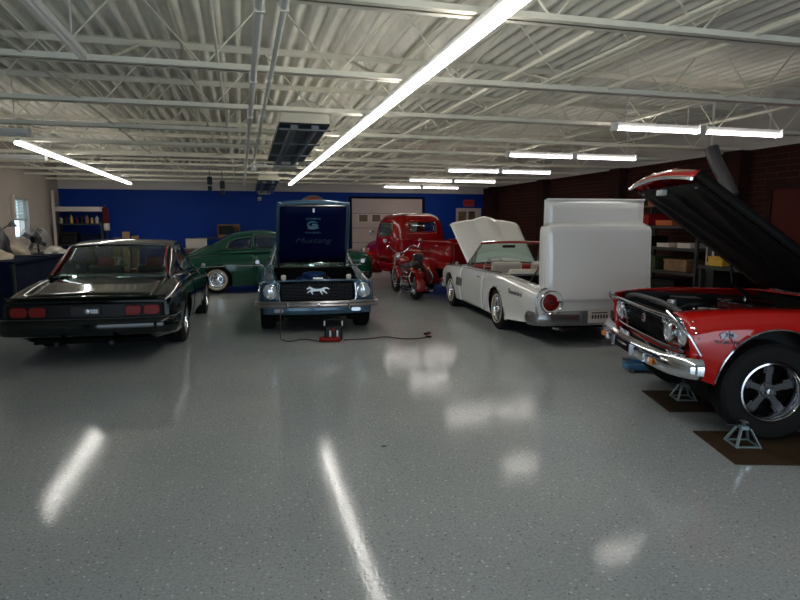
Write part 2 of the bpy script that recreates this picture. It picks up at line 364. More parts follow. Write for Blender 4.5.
# short lamp pairs
def short(lit):
    t = empty('tube_lamp')
    MB().b2(-.61, .61, -.03, .03, .03, .08).build('housing', 'fixture', t)
    for s in (-1, 1): MB().b2(s*.60, s*.625, -.065, .065, -.02, .085).build('end_cap', 'fixture', t)
    for s in (-1, 1): MB().cyl((s*.45, 0, .07), (s*.45, 0, .78), .006, 6).build('hanger', 'pipe', t)
    for s in (-1, 1): MB().cyl((-.59, s*.035, .008), (.59, s*.035, .008), .017, 10).build('tube', 'tube_on_short' if lit else 'tube_off', t)
    return t
S1 = short(True); first = True
for i, (y, n) in enumerate(((6.72, 'nearest'), (9.8, 'second nearest'), (12.95, 'middle'), (16.1, 'second farthest'), (19.1, 'farthest'))):
    for x, sd in ((5.13, 'left'), (6.43, 'right')):
        t = S1 if first else dup(S1); first = False
        t.location = (x-.03*i*.3, y, 2.82)
        tag(t, 'short lit tube lamp, %s one of the %s pair at right' % (sd, n), 'lamp', 'short lit tube lamps')
S2 = short(False)
for i, (x, y, n) in enumerate(((-3.35, 9.35, 'nearer, its end visible at the left edge'), (-4.1, 12.75, 'farther, above the left end of the glowing strip'))):
    t = S2 if i == 0 else dup(S2); t.location = (x, y, 2.84); tag(t, 'unlit white tube lamp at left, '+n, 'lamp', 'unlit tube lamps')
t = thing('unlit_strip_lamp', 'unlit white strip fixture running towards the camera at upper left', 'lamp', (-1.05, 2.4, 2.82))
MB().b2(-.03, .03, 0, 2.5, .0, .05).build('housing', 'fixture', t, bev=.01); MB().cyl((0, .05, -.012), (0, 2.45, -.012), .014, 8).build('tube', 'tube_off', t)
for y in (.2, 2.2): MB().cyl((0, y, .06), (0, y, .78), .006, 6).build('hanger', 'pipe', t)
# radiant heaters
def heater():
    t = empty('radiant_heater'); L = 3.2; mb = MB()
    P = [[V(.30*math.cos(a)*1.0, y, .05+.26*math.sin(a)) for a in [PI*k/16 for k in range(17)]] for y in (0, L)]
    mb.grid(P).build('reflector', 'heater_metal', t, solid=.008)
    for y in (0, L-.01):
        MB().prism([(.30*math.cos(PI*k/16), .05+.26*math.sin(PI*k/16)) for k in range(17)], 'Y', y, y+.01).build('end_cap', 'heater_metal', t)
    MB().b2(-.29, .29, .01, L-.01, .03, .05).build('grate', 'black_plastic', t)
    for s in (-1, 1): MB().cyl((s*.12, .03, .01), (s*.12, L-.03, .01), .045, 12).build('burner_tube', 'heater_tube', t)
    for y in (.02, 1.05, 2.1, L-.02): MB().b2(-.3, .3, y-.02, y+.02, -.035, -.02).build('cross_bar', 'grey_metal', t)
    MB().b2(-.2, .2, L, L+.3, -.06, .2).build('burner_box', 'heater_metal', t, bev=.02)
    for y in (.4, 2.8): MB().cyl((0, y, .3), (0, y, .5), .006, 6).build('hanger', 'pipe', t)
    return t
h = heater(); h.location = (.76, 7.25, 2.77); h.rotation_euler = (math.radians(-2), 0, 0); tag(h, 'cream radiant tube heater with arched reflector hanging near the ceiling centre', 'heater', 'radiant heaters')
h2 = dup(h); h2.location = (.78, 17.2, 2.80); tag(h2, 'small distant radiant heater near the back wall left of the lit strip', 'heater', 'radiant heaters')
# junction boxes and hanging hardware by the pipes
t = thing('pipe_valve', 'white pipe fittings with short branch by the end of the heater', 'pipe fitting', (.28, 12.6, 2.84))
MB().cyl((0, 0, 0), (.38, .05, -.03), .022, 8).cyl((0, 0, .06), (0, 0, -.08), .03, 8).build('elbow', 'pipe', t); MB().b2(-.05, .05, -.05, .05, -.14, -.06).build('valve_body', 'fixture', t, bev=.01)
for k, (x, z, n) in enumerate(((-.72, 2.5, 'left'), (-.42, 2.4, 'right'))):
    t = thing('hanging_speaker', 'small black device hanging from the far joists, %s one of two' % n, 'speaker', (x, 15.9, z), group='black hanging devices')
    MB().b2(-.06, .06, -.05, .05, .12, .32).b2(-.05, .05, -.05, .05, -.02, .09).build('housing', 'black_plastic', t, bev=.015); MB().cyl((0, 0, .3), (0, 0, 2.97-z), .008, 6).build('hanger', 'black_plastic', t)
t = thing('smoke_detector', 'tiny white sensor on the blue back wall below the far heater', 'detector', (.62, YB, 2.48)); MB().b2(-.06, .06, -.06, 0, -.06, .06).build('housing', 'white_box', t, bev=.015); MB().b2(-.02, .02, -.07, -.055, -.03, .0).build('lens', 'black_plastic', t)
# camera
cd = bpy.data.cameras.new('camera'); cam = bpy.data.objects.new('camera', cd); C.objects.link(cam)
cam.location = (0, 0, 1.65); cam.rotation_euler = (math.radians(90-7.22), 0, math.radians(-14.73)); cd.sensor_width = 36; cd.lens = 600*36/800; cd.clip_start = .05
bpy.context.scene.camera = cam
# daylight
w = bpy.data.worlds.new('sky'); bpy.context.scene.world = w; w.use_nodes = True
bg = w.node_tree.nodes['Background']; bg.inputs[0].default_value = (.68, .84, 1, 1); bg.inputs[1].default_value = 2.7
for a, b in bays+[None]*0:
    la = bpy.data.lights.new('bay_portal', 'AREA'); la.shape = 'RECTANGLE'; la.size = b-a; la.size_y = 2.75
    o = bpy.data.objects.new('bay_portal', la); C.objects.link(o); o.location = ((a+b)/2, YF-.1, 1.375); o.rotation_euler = (math.radians(90), 0, 0); la.cycles.is_portal = True
la = bpy.data.lights.new('window_portal', 'AREA'); la.shape = 'RECTANGLE'; la.size = 1.1; la.size_y = 1.02
o = bpy.data.objects.new('window_portal', la); C.objects.link(o); o.location = (XL-.24, 17.4, 1.79); o.rotation_euler = (0, math.radians(-90), 0); la.cycles.is_portal = True
sc = bpy.context.scene; sc.view_settings.view_transform = 'Standard'; sc.view_settings.look = 'None'; sc.view_settings.gamma = 1; sc.view_settings.exposure = .15
sc.cycles.use_denoising = True; sc.cycles.denoiser = 'OPENIMAGEDENOISE'; sc.cycles.max_bounces = 6; sc.cycles.sample_clamp_indirect = 4
# ---------------------------------------------------------------- car toolkit
def pchip(xs, ys):
    n = len(xs); h = [xs[i+1]-xs[i] for i in range(n-1)]; d = [(ys[i+1]-ys[i])/h[i] for i in range(n-1)]; m = [0]*n
    for i in range(1, n-1):
        if d[i-1]*d[i] > 0:
            w1, w2 = 2*h[i]+h[i-1], h[i]+2*h[i-1]; m[i] = (w1+w2)/(w1/d[i-1]+w2/d[i])
    m[0], m[-1] = d[0], d[-1]
    def f(x):
        x = min(max(x, xs[0]), xs[-1]); i = 0
        while i < n-2 and x > xs[i+1]: i += 1
        t = (x-xs[i])/h[i]
        return (2*t**3-3*t*t+1)*ys[i]+(t**3-2*t*t+t)*h[i]*m[i]+(-2*t**3+3*t*t)*ys[i+1]+(t**3-t*t)*h[i]*m[i+1]
    return f
class Shell:
    def __init__(s, st, sub=3, dx=.07, crease=(), seams=(), warp=None):
        st = sorted(st, key=lambda q: q[0]); xs = [q[0] for q in st]; s.K = len(st[0][1]); s.sub = sub; s.crease = set(crease); s.warp = warp
        s.fy = [pchip(xs, [q[1][k][0] for q in st]) for k in range(s.K)]; s.fz = [pchip(xs, [q[1][k][1] for q in st]) for k in range(s.K)]
        X = set(xs) | set(seams); a = xs[0]
        while a < xs[-1]:
            if min(abs(a-q) for q in X) > dx*.45: X.add(a)
            a += dx
        s.X = sorted(X); s.P = [s.row(x) for x in s.X]
    def row(s, x):
        c = [V(x, f(x), g(x)) for f, g in zip(s.fy, s.fz)]; out = []
        for k in range(s.K-1):
            p1, p2 = c[k], c[k+1]; p0 = c[k-1] if k > 0 and k not in s.crease else p1; p3 = c[k+2] if k+2 < s.K and (k+1) not in s.crease else p2
            if k+2 >= s.K: p3 = V(x, -c[k].y, c[k].z)
            for q in range(s.sub):
                t = q/s.sub; out.append(.5*((2*p1)+(p2-p0)*t+(2*p0-5*p1+4*p2-p3)*t*t+(3*p1-p0-3*p2+p3)*t**3))
        out.append(c[-1])
        return [s.warp(p) if s.warp else p for p in out]
    def pt(s, x, j):   # point at longitudinal station x, control index j (may be fractional)
        r = s.row(x); a = j*s.sub; i = min(int(a), len(r)-2); return r[i].lerp(r[i+1], a-i)
    def build(s, fn, root, mats, arches=(), jmax=5, solid=.012, split=('door', 'body_sill', 'side_window', 'quarter_window'), cap0=None, cap1=None, labels={}):
        P = [[p.copy() for p in r] for r in s.P]; n, m = len(P), len(P[0]); ins = set()
        for i in range(n):
            for j in range(m):
                p = P[i][j]
                if j <= jmax*s.sub:
                    for (ax, az, R) in arches:
                        d = math.hypot(p.x-ax, p.z-az)
                        if d < R-1e-4: ins.add((i, j))
        keepv = {}
        for i in range(n-1):
            for j in range(m-1):
                q = [(i, j), (i+1, j), (i+1, j+1), (i, j+1)]
                if all(k in ins for k in q): continue
                a = fn((s.X[i]+s.X[i+1])/2, (j+.5)/s.sub)
                if a: keepv[(i, j)] = a
        for (i, j) in ins:
            p = P[i][j]
            for (ax, az, R) in arches:
                d = math.hypot(p.x-ax, p.z-az)
                if d < R: k = R/max(d, .01); P[i][j] = V(ax+(p.x-ax)*k, p.y, az+(p.z-az)*k)
        use = {}
        for (i, j), a in keepv.items():
            for k in ((i, j), (i+1, j), (i+1, j+1), (i, j+1)): use.setdefault(k, set()).add(a)
        for (i, j), u in use.items():
            if len(u) > 1 and 0 < i < n-1 and 0 < j < m-1:
                nn = (P[i+1][j]-P[i-1][j]).cross(P[i][j+1]-P[i][j-1])
                if nn.length > 1e-8:
                    nn.normalize(); c = V(P[i][j].x, 0, .5)
                    if nn.dot(P[i][j]-c) < 0: nn = -nn
                    P[i][j] = P[i][j]-nn*.006
        groups = {}
        for (i, j), a in keepv.items():
            for sd in (1, -1):
                key = (a, sd) if a in split else (a, 0)
                groups.setdefault(key, []).append((i, j, sd))
        out = {}
        def vert(mb, ix, i, j, sd):
            if j == m-1: sd = 1
            k = (i, j, sd)
            if k not in ix: ix[k] = len(mb.v); p = P[i][j]; mb.v.append((p.x, p.y*sd if j < m-1 else 0, p.z))
            return ix[k]
        caps = {}
        for nm, i, sgn in ((cap0, 0, 1), (cap1, n-1, -1)):
            if nm: caps.setdefault(nm, []).append((i, sgn))
        for key in sorted(set(groups) | {(c, 0) for c in caps}, key=str):
            mb = MB(); ix = {}
            for (i, j, sd) in groups.get(key, []):
                f = [vert(mb, ix, *k, sd) for k in ((i, j), (i+1, j), (i+1, j+1), (i, j+1))]
                if len(set(f)) < 3: continue
                f = [a for t, a in enumerate(f) if a != f[t-1]]
                mb.f.append(tuple(f if sd > 0 else f[::-1])); mb.m.append(0)
            for (i, sgn) in caps.get(key[0], []):
                for j in range(m-1):
                    if not groups.get(key): pass
                    f = [vert(mb, ix, i, j, 1), vert(mb, ix, i, j+1, 1), vert(mb, ix, i, j+1, -1), vert(mb, ix, i, j, -1)]
                    f = [a for t, a in enumerate(f) if a != f[t-1]]
                    if len(set(f)) > 2: mb.f.append(tuple(f if sgn < 0 else f[::-1])); mb.m.append(0)
            # orient outward: side face of +y side must have +y normal
            ref = None
            for f in mb.f:
                a, b, c = (Vector(mb.v[k]) for k in f[:3]); nn = (b-a).cross(c-a)
                if nn.length > 1e-6:
                    ctr = (a+b+c)/3; dd = nn.normalized().dot((ctr-V(ctr.x, 0, .45)).normalized()); ref = (ref or 0)+dd
            if ref is not None and ref < 0: mb.f = [f[::-1] for f in mb.f]
            o = mb.build(key[0], mats.get(key[0], mats['*']), root, ang=32, solid=solid, recalc=False)
            if key[0] in labels: lab(o, labels[key[0]])
            out[key] = o; out.setdefault(key[0], o)
        return out
    def line(s, j, x0, x1, n=30, off=.004, side=1):
        pts = []
        for i in range(n+1):
            p = s.pt(x0+(x1-x0)*i/n, j); q = p+V(0, off, off*.3); pts.append(V(q.x, q.y*side, q.z))
        return pts

def wheel(parent, x, y, r, w, style='steel', rim=.19, steer=0, z=None, tread=True):
    """tyre is the wheel mesh, rim and hub are its children; +y side of local faces outward"""
    sd = 1 if y > 0 else -1; h = w/2; z = r if z is None else z
    pr = [(rim, -h*.78), (rim+.02, -h*.95), (rim+(r-rim)*.45, -h*1.0), (r-.03, -h*.95), (r-.008, -h*.8)]
    if tread:
        for k in range(5):
            c = -h*.6+k*h*.3; pr += [(r, c-h*.11), (r, c+h*.11), (r-.009, c+h*.13), (r-.009, c+h*.17)]
        pr = pr[:-2]
    pr += [(r-.008, h*.8), (r-.03, h*.95), (rim+(r-rim)*.45, h*1.0), (rim+.02, h*.95), (rim, h*.78)]
    t = MB().lathe(pr, axis='Y', n=40).build('wheel', 'rubber', parent, ang=28)
    lab(t, 'black tire')
    t.location = (x, y, z); t.rotation_euler = (0, 0, math.radians(steer)+(0 if sd > 0 else PI))
    if style in ('whitewall', 'wire'):
        a, b = (rim+.012, rim+.062) if style == 'whitewall' else (rim+.018, rim+.045)
        MB().lathe([(a, h*.9), (a+.004, h*1.0+.006), ((a+b)/2, h*1.02+.008), (b-.004, h*1.01+.006), (b, h*.9)], axis='Y', n=40).build('whitewall_band', 'whitewall', t)
    RB = [(rim+.004, h*.80), (rim+.006, h*.90), (rim-.006, h*.92), (rim-.016, h*.80), (rim-.022, h*.2), (rim-.03, -h*.7)]
    MB().lathe(RB, axis='Y', n=40).build('rim', 'chrome', t, solid=0)
    if style == 'cragar': MB().lathe([(rim-.014, h*.78), (rim*.86, h*.55), (rim*.80, h*.1)], axis='Y', n=40).build('rim_lip', 'chrome', t)
    MB().lathe([(0, -h*.5), (rim-.01, -h*.5), (rim-.01, -h*.55), (0, -h*.55)], axis='Y', n=24).build('brake_drum', 'black_matte', t)
    if style == 'cragar':
        mb = MB()
        for k in range(5):
            a = 2*PI*k/5+.3; R = Matrix.Rotation(-a, 3, 'Y')
            mb.box(R @ V(rim*.48, h*.26, 0), (rim*.72, .03, .050), R)
            mb.box(R @ V(rim*.70, h*.18, 0), (rim*.24, .03, .075), R)
        mb.lathe([(0, h*.42), (.055, h*.42), (.065, h*.34), (.07, h*.1)], axis='Y', n=20)
        mb.build('spoke_disc', 'alu', t, bev=.004)
        MB().lathe([(0, h*.72), (.024, h*.70), (.03, h*.6), (.03, h*.4)], axis='Y', n=16).build('hub_cap', 'chrome', t)
        mb = MB()
        for k in range(5):
            a = 2*PI*k/5+.3+PI/5; mb.cyl((.048*math.cos(a), h*.3, .048*math.sin(a)), (.048*math.cos(a), h*.56, .048*math.sin(a)), .009, 6)
        mb.build('lug_nuts', 'chrome', t)
    elif style == 'wire':
        mb = MB()
        for k in range(24):
            a = 2*PI*k/24; b = a+(.35 if k % 2 else -.35)
            mb.cyl((.04*math.cos(b), h*.75, .04*math.sin(b)), ((rim-.01)*math.cos(a), h*.55, (rim-.01)*math.sin(a)), .004, 5)
        mb.build('wire_spokes', 'chrome', t)
        MB().lathe([(0, h*1.05), (.03, h*1.02), (.045, h*.8), (.05, h*.5), (.05, 0)], axis='Y', n=20).build('hub_cap', 'chrome', t)
    elif style == 'mag':
        mb = MB()
        for k in range(10):
            a = 2*PI*k/10; R = Matrix.Rotation(-a, 3, 'Y'); mb.box(R @ V(rim*.55, h*.62, 0), (rim*.8, .02, .028), R)
        mb.lathe([(0, h*.8), (.05, h*.78), (.06, h*.6), (.06, h*.3)], axis='Y', n=20); mb.build('spoke_disc', 'dull_chrome', t, bev=.003)
    else:
        cp = [(0, h*1.0), (.06, h*.97), (.09, h*.9), (.105, h*.72), (.12, h*.66), (rim-.03, h*.62), (rim-.016, h*.7)]
        MB().lathe(cp, axis='Y', n=36).build('hub_cap', 'chrome', t)
        if style == 'whitewall':
            mb = MB()
            for k in range(3):
                R = Matrix.Rotation(2*PI*k/3+.5, 3, 'Y'); mb.box(R @ V(.07, h*1.0, 0), (.14, .02, .03), R)
            mb.build('spinner', 'chrome', t, bev=.004)
    return t

def wells(root, arches, y0=.45, y1=.84):
    for (ax, az, R) in arches:
        for s in (-1, 1):
            pts = [(ax+(R+.03)*math.cos(PI*k/14), az+(R+.03)*math.sin(PI*k/14)) for k in range(-2, 17)]
            mb = MB(); mb.grid([[V(p[0], s*y, p[1]) for p in pts] for y in (y0, y1)])
            mb.add([V(p[0], s*y0, p[1]) for p in pts], [tuple(range(len(pts)))])
            mb.build('wheel_well', 'black_matte', root)
def arch_trim(root, sh, ax, az, R, jm=5, mat='chrome', r=.011, lo=.0, a0=-5, a1=185, name='arch_moulding'):
    for s in (-1, 1):
        pts = []
        for k in range(33):
            a = math.radians(a0+(a1-a0)*k/32); x, z = ax+R*math.cos(a), az+R*math.sin(a)
            rw = sh.row(x); y = rw[0].y
            for p, q in zip(rw, rw[1:]):
                if p.z <= z <= q.z and q.z > p.z: y = p.y+(q.y-p.y)*(z-p.z)/(q.z-p.z); break
            else:
                if z < rw[0].z: z = rw[0].z; y = rw[0].y
            pts.append(V(x, s*(y+.004), z))
        MB().tube(pts, r, 6).build(name, mat, root)
def yat(sh, x, z):
    rw = sh.row(x)
    for p, q in zip(rw, rw[1:]):
        if p.z <= z <= q.z and q.z > p.z: return p.y+(q.y-p.y)*(z-p.z)/(q.z-p.z)
    return rw[0].y
def patch(c00, c10, c11, c01, nu=14, nv=14, off=None):
    c00, c10, c11, c01 = map(Vector, (c00, c10, c11, c01)); P = []
    for i in range(nu+1):
        u = i/nu; r = []
        for j in range(nv+1):
            v = j/nv; p = (c00*(1-u)+c10*u)*(1-v)+(c01*(1-u)+c11*u)*v
            if off: p = p+Vector(off(u, v))
            r.append(p)
        P.append(r)
    return MB().grid(P)
def seat(root, x, y, w, z, mat, back=.55, name='seat', face=1, tilt=14, depth=.5):
    MB().box((x, y, z), (depth, w, .17)).build(name, mat, root, bev=.05, seg=3)
    b = MB().box((x-face*(depth*.48), y, z+back*.5+.02), (.15, w, back), RY(-tilt*face)).build(name+'_back', mat, root, bev=.05, seg=3)
    return b
def steering(root, x, y, z, mat='black_plastic', r=.2, tilt=25):
    R = RY(-tilt); pts = [V(x, y, z)+R @ V(0, r*math.cos(2*PI*k/28), r*math.sin(2*PI*k/28)) for k in range(28)]
    t = MB().tube(pts, .011, 8, closed=True).build('steering_wheel', mat, root)
    mb = MB()
    for a in (0, PI, -PI/2): mb.cyl(V(x+.02, y, z), V(x, y, z)+R @ V(0, r*math.cos(a), r*math.sin(a)), .009, 6)
    mb.cyl(V(x, y, z), V(x, y, z)+R @ V(.35, 0, 0), .02, 8); mb.build('spokes', 'dull_chrome', t)
def mirror(root, x, y, z):
    mb = MB(); s = 1 if y > 0 else -1
    mb.cyl((x, y-s*.02, z-.07), (x, y+s*.06, z), .008, 6); mb.lathe([(0, -.03), (.02, -.025), (.032, -.005), (.035, .0), (.0, .0)], o=(x, y+s*.09, z+.02), axis='X', n=18)
    return mb.build('side_mirror', 'dull_chrome', root)
def underbody(root, x0, x1, w=.7, z=.24, mat='black_matte'):
    MB().b2(x0, x1, -w, w, z-.02, z+.04).build('chassis', mat, root)
def rnd_plate(w, h, r, t):  # rounded plate in YZ plane, thickness t along +x
    return MB().prism(rrect(w, h, r), 'X', 0, t)
def lampset(root, name, x, y, z, r, face=1, ring='chrome', lens='lens', label=None):
    o = MB().lathe([(0, face*.03), (r*.5, face*.026), (r*.85, face*.012), (r, 0)], o=(x, y, z), axis='X', n=24).build(name, lens, root)
    MB().lathe([(r*.97, 0), (r*1.02, face*.025), (r*1.14, face*.022), (r*1.2, -face*.01), (r*1.2, -face*.06)], o=(x, y, z), axis='X', n=24).build('bezel', ring, o)
    if label: lab(o, label)
    return o
def mir(mb):   # mirrored copy in y appended
    n = len(mb.v); mb.v += [(p[0], -p[1], p[2]) for p in mb.v]; k = len(mb.f); mb.f += [tuple(i+n for i in f[::-1]) for f in mb.f[:k]]; mb.m += mb.m[:k]; return mb
def bumper(root, name, prof, path, mat='chrome', bev=0):
    """prof: closed outline (out, z); path: list of (x, y, nx, ny) giving positions and outward direction"""
    P = []
    for (x, y, nx, ny) in path: P.append([V(x+o*nx, y+o*ny, z) for o, z in prof+[prof[0]]])
    mb = MB().grid(P); a = len(prof)
    mb.add(P[0][:-1], [tuple(range(a))]); mb.add(P[-1][:-1], [tuple(range(a))])
    return mb.build(name, mat, root, ang=30, bev=bev)
def bpath(xc, hw, r, wrap, sgn, bow=.05, n=8):
    """bumper path across the car: bowed centre, rounded corners, wraps back by 'wrap'. sgn=+1 front"""
    pts = []
    for k in range(n+1):
        y = (hw-r)*k/n; pts.append((xc-sgn*bow*(y/hw)**2, y, sgn, 0))
    xe = xc-sgn*bow
    for k in range(1, 7):
        a = PI/2*k/6; pts.append((xe-sgn*(r-r*math.cos(a)), hw-r+r*math.sin(a), sgn*math.cos(a), math.sin(a)))
    pts.append((xe-sgn*(r+wrap), hw, 0, 1))
    return [(x, -y, nx, -ny) for x, y, nx, ny in pts[:0:-1]]+pts
def ctl(ys, zs): return list(zip(ys, zs))
D = math.radians
# ================================================================ black coupe, tail to the camera
car = thing('coupe_car', 'black two-door coupe seen from behind with red tail lights and red interior', 'car', (-1.58, 11.75, 0), D(87.3), s=.965)
def wB(p):
    k = max(0, -3.7-p.x); f = max(0, p.x-.5)
    return V(p.x+k*.13*(1-abs(p.y)**2)*-1+.0-f*.25*p.y*p.y, p.y*(1-.03*k), p.z)
st = [(-4.22, ctl([.70, .90, .93, .95, .93, .88, .70, .36, 0], [.38, .42, .50, .62, .74, .80, .815, .825, .83])),
      (-4.0, ctl([.72, .92, .96, .98, .96, .90, .72, .36, 0], [.26, .32, .46, .62, .77, .84, .855, .865, .87])),
      (-3.0, ctl([.72, .93, .98, 1.0, .97, .89, .70, .36, 0], [.22, .24, .42, .62, .82, .94, .975, .985, .99])),
      (-2.2, ctl([.72, .92, .96, .98, .95, .87, .70, .36, 0], [.22, .24, .42, .62, .82, .94, .975, .99, .995])),
      (-.7, ctl([.72, .92, .95, .96, .94, .87, .72, .36, 0], [.22, .24, .42, .62, .78, .88, .92, .94, .95])),
      (0, ctl([.72, .92, .96, .97, .94, .87, .72, .36, 0], [.22, .24, .42, .62, .77, .86, .90, .92, .93])),
      (.78, ctl([.65, .84, .90, .92, .90, .82, .66, .33, 0], [.36, .38, .48, .6, .70, .78, .81, .83, .84]))]
sh = Shell(st, crease=(1,), seams=(-.75, -1.95, -3.05, -4.1), warp=wB)
arB = [(0, .33, .40), (-2.9, .33, .40)]
def fB(x, j):
    if j > 6 and x > -.75: return 'hood'
    if j > 6 and -4.1 < x < -3.05: return 'trunk_lid'
    if j > 6 and -2.95 < x < -.75 and x > -2.95: return None if x > -2.9 else 'body'
    if -1.95 < x < -.75 and 1 < j < 5.6: return 'door'
    return 'body'
sh.build(fB, car, {'*': 'black_paint'}, arB, cap0='body', cap1='body')
wells(car, arB); underbody(car, -4.0, .6)
# greenhouse
g = [(-3.12, ctl([0.795, 0.790, 0.785, 0.752, 0.387, 0.000], [.965, .97, .975, .985, 1.0, 1.01])),
     (-2.72, ctl([0.860, 0.812, 0.752, 0.666, 0.355, 0.000], [.95, 1.06, 1.20, 1.24, 1.265, 1.27])),
     (-2.35, ctl([0.892, 0.828, 0.731, 0.656, 0.344, 0.000], [.94, 1.11, 1.345, 1.40, 1.42, 1.425])),
     (-1.75, ctl([0.903, 0.839, 0.731, 0.645, 0.333, 0.000], [.93, 1.13, 1.39, 1.45, 1.47, 1.475])),
     (-1.45, ctl([0.903, 0.839, 0.742, 0.656, 0.333, 0.000], [.92, 1.12, 1.34, 1.39, 1.42, 1.425])),
     (-.72, ctl([0.903, 0.860, 0.839, 0.795, 0.398, 0.000], [.90, .905, .91, .915, .93, .935]))]
gh = Shell(g, seams=(-2.3, -2.45, -2.55, -1.5, -1.38, -3.05, -1.0))
def fG(x, j):
    if j < .45: return 'body_sill'
    if x < -2.42 and j > 3: return 'rear_window'
    if x > -1.45 and j > 3: return 'windshield'
    if j > 1.95: return 'roof'
    if x < -2.45: return 'roof'
    if -2.35 < x < -1.0 and j < 1.9: return 'quarter_window' if x < -1.95 else 'side_window'
    return 'roof'
gh.build(fG, car, {'*': 'black_paint', 'rear_window': 'glass', 'windshield': 'glass', 'side_window': 'glass', 'quarter_window': 'glass'}, solid=.02)
for k, x0, x1 in (('rear', -3.08, -2.44), ('front', -.76, -1.43)):
    for s in (-1, 1): MB().tube(gh.line(3, x0, x1, 10, .012, s), .013, 6).build('window_trim', 'red_vinyl' if k == 'rear' else 'chrome', car)
    mb = MB(); mb.tube([V(gh.pt(x1, 3+3*0+t).x, gh.pt(x1, 3+t).y, gh.pt(x1, 3+t).z+.01) for t in (0, .5, 1, 1.5, 2)], .012, 6); mir(mb).build('window_trim', 'chrome', car)
MB().b2(-3.0, -.8, -.72, .72, .28, .34).build('cabin_floor', 'red_vinyl', car)
MB().b2(-3.0, -2.75, -.72, .72, .8, .96).build('parcel_shelf', 'red_vinyl', car)
for s in (-1, 1): MB().b2(-2.9, -.9, s*.75, s*.78, .34, .9).build('door_card', 'red_vinyl', car)
seat(car, -2.45, 0, 1.3, .48, 'black_vinyl', .5, 'rear_seat')
for s in (-1, 1):
    seat(car, -1.55, s*.36, .52, .5, 'black_vinyl', .55, 'front_seat')
    MB().box((-1.86, s*.36, 1.12), (.08, .24, .15)).build('headrest', 'red_vinyl', car, bev=.03)
MB().box((-.92, 0, .86), (.2, 1.4, .16)).build('dashboard', 'red_vinyl', car, bev=.04); steering(car, -1.2, .36, .98, 'dull_chrome')
MB().sph((-1.35, -.1, 1.0), .06, sc=(1, 1.8, .8)).cyl((-1.35, -.1, .6), (-1.35, -.1, 1.0), .012).build('shift_lever', 'chrome', car)
MB().box((-1.35, 0, 1.33), (.02, .24, .05)).build('rear_view_mirror', 'black_plastic', car, bev=.008)
# tail panel and lamps
def xt(y): return -4.22-.52*.13*(1-y*y)
mb = MB(); mb.grid([[V(xt(y)-.012, y, z) for z in (.575, .59, .735, .75)] for y in [(-.88+1.76*k/24) for k in range(25)]]); mb.build('tail_panel', 'black_plastic', car, solid=.01)
for s in (-1, 1):
    for y in (.74, .53):
        o = rnd_plate(.185, .118, .045, .03); o.xf(Matrix.Translation((xt(y)-.045, s*y, .665))); o = o.build('tail_light', 'tail_red', car, bev=.006)
        q = [V(xt(y)-.03, s*y+a, .665+b) for a, b in rrect(.195, .128, .05)]; MB().tube(q, .006, 6, closed=True).build('bezel', 'black_plastic', o)
o = rnd_plate(.34, .12, .02, .02).xf(Matrix.Translation((xt(0)-.03, 0, .665))).build('fuel_door', 'grille_grey', car, bev=.004)
MB().lathe([(0, -.03), (.03, -.025), (.035, 0)], o=(xt(0)-.03, -.02, .665), axis='X', n=16).build('lock_emblem', 'dull_chrome', o)
MB().b2(xt(0)-.036, xt(0)-.03, -.14, -.05, .64, .69).build('badge', 'dull_chrome', o)
pb = bpath(-4.30, .96, .12, .25, -1, .06)
bumper(car, 'rear_bumper', [(0, .36), (.05, .38), (.07, .43), (.07, .52), (.045, .565), (0, .57)], pb, 'black_paint')
bumper(car, 'bumper_strip', [(0.05, .570), (.065, .577), (.05, .584)], pb, 'grey_metal')
MB().tube([V(xt(y)-.0, y, .835-.012*abs(y)) for y in [-.9+1.8*k/16 for k in range(17)]], .014, 6).build('deck_lip', 'black_paint', car)
MB().tube([V(-4.45, -.3, .30), V(-4.2, -.3, .28), V(-3.6, -.32, .27)], .03, 8).build('tailpipe', 'black_plastic', car); MB().tube([V(-4.45, .3, .30), V(-4.2, .3, .28), V(-3.6, .32, .27)], .03, 8).build('tailpipe', 'black_plastic', car)
for s in (-1, 1): MB().cyl((-2.9, s*.84, .33), (-2.9, 0, .33), .05).build('rear_axle', 'black_matte', car)
for x in (0, -2.9):
    for s in (-1, 1): wheel(car, x, s*.83, .335, .26, 'mag', .21)
arch_trim(car, sh, 0, .33, .40, mat='black_paint'); arch_trim(car, sh, -2.9, .33, .40, mat='black_paint')
for s in (-1, 1): MB().tube(sh.line(5.4, -3.0, -2.4, 10, .006, s), .008, 6).build('belt_moulding', 'chrome', car)
mirror(car, -1.0, -.93, .97); mirror(car, -1.0, .93, .97)
bumper(car, 'front_bumper', [(0, .4), (.05, .42), (.06, .5), (0, .52)], bpath(.80, .9, .12, .2, 1, .1), 'chrome')
for s in (-1, 1): lampset(car, 'headlight', .80-.02, s*.62, .66, .09)

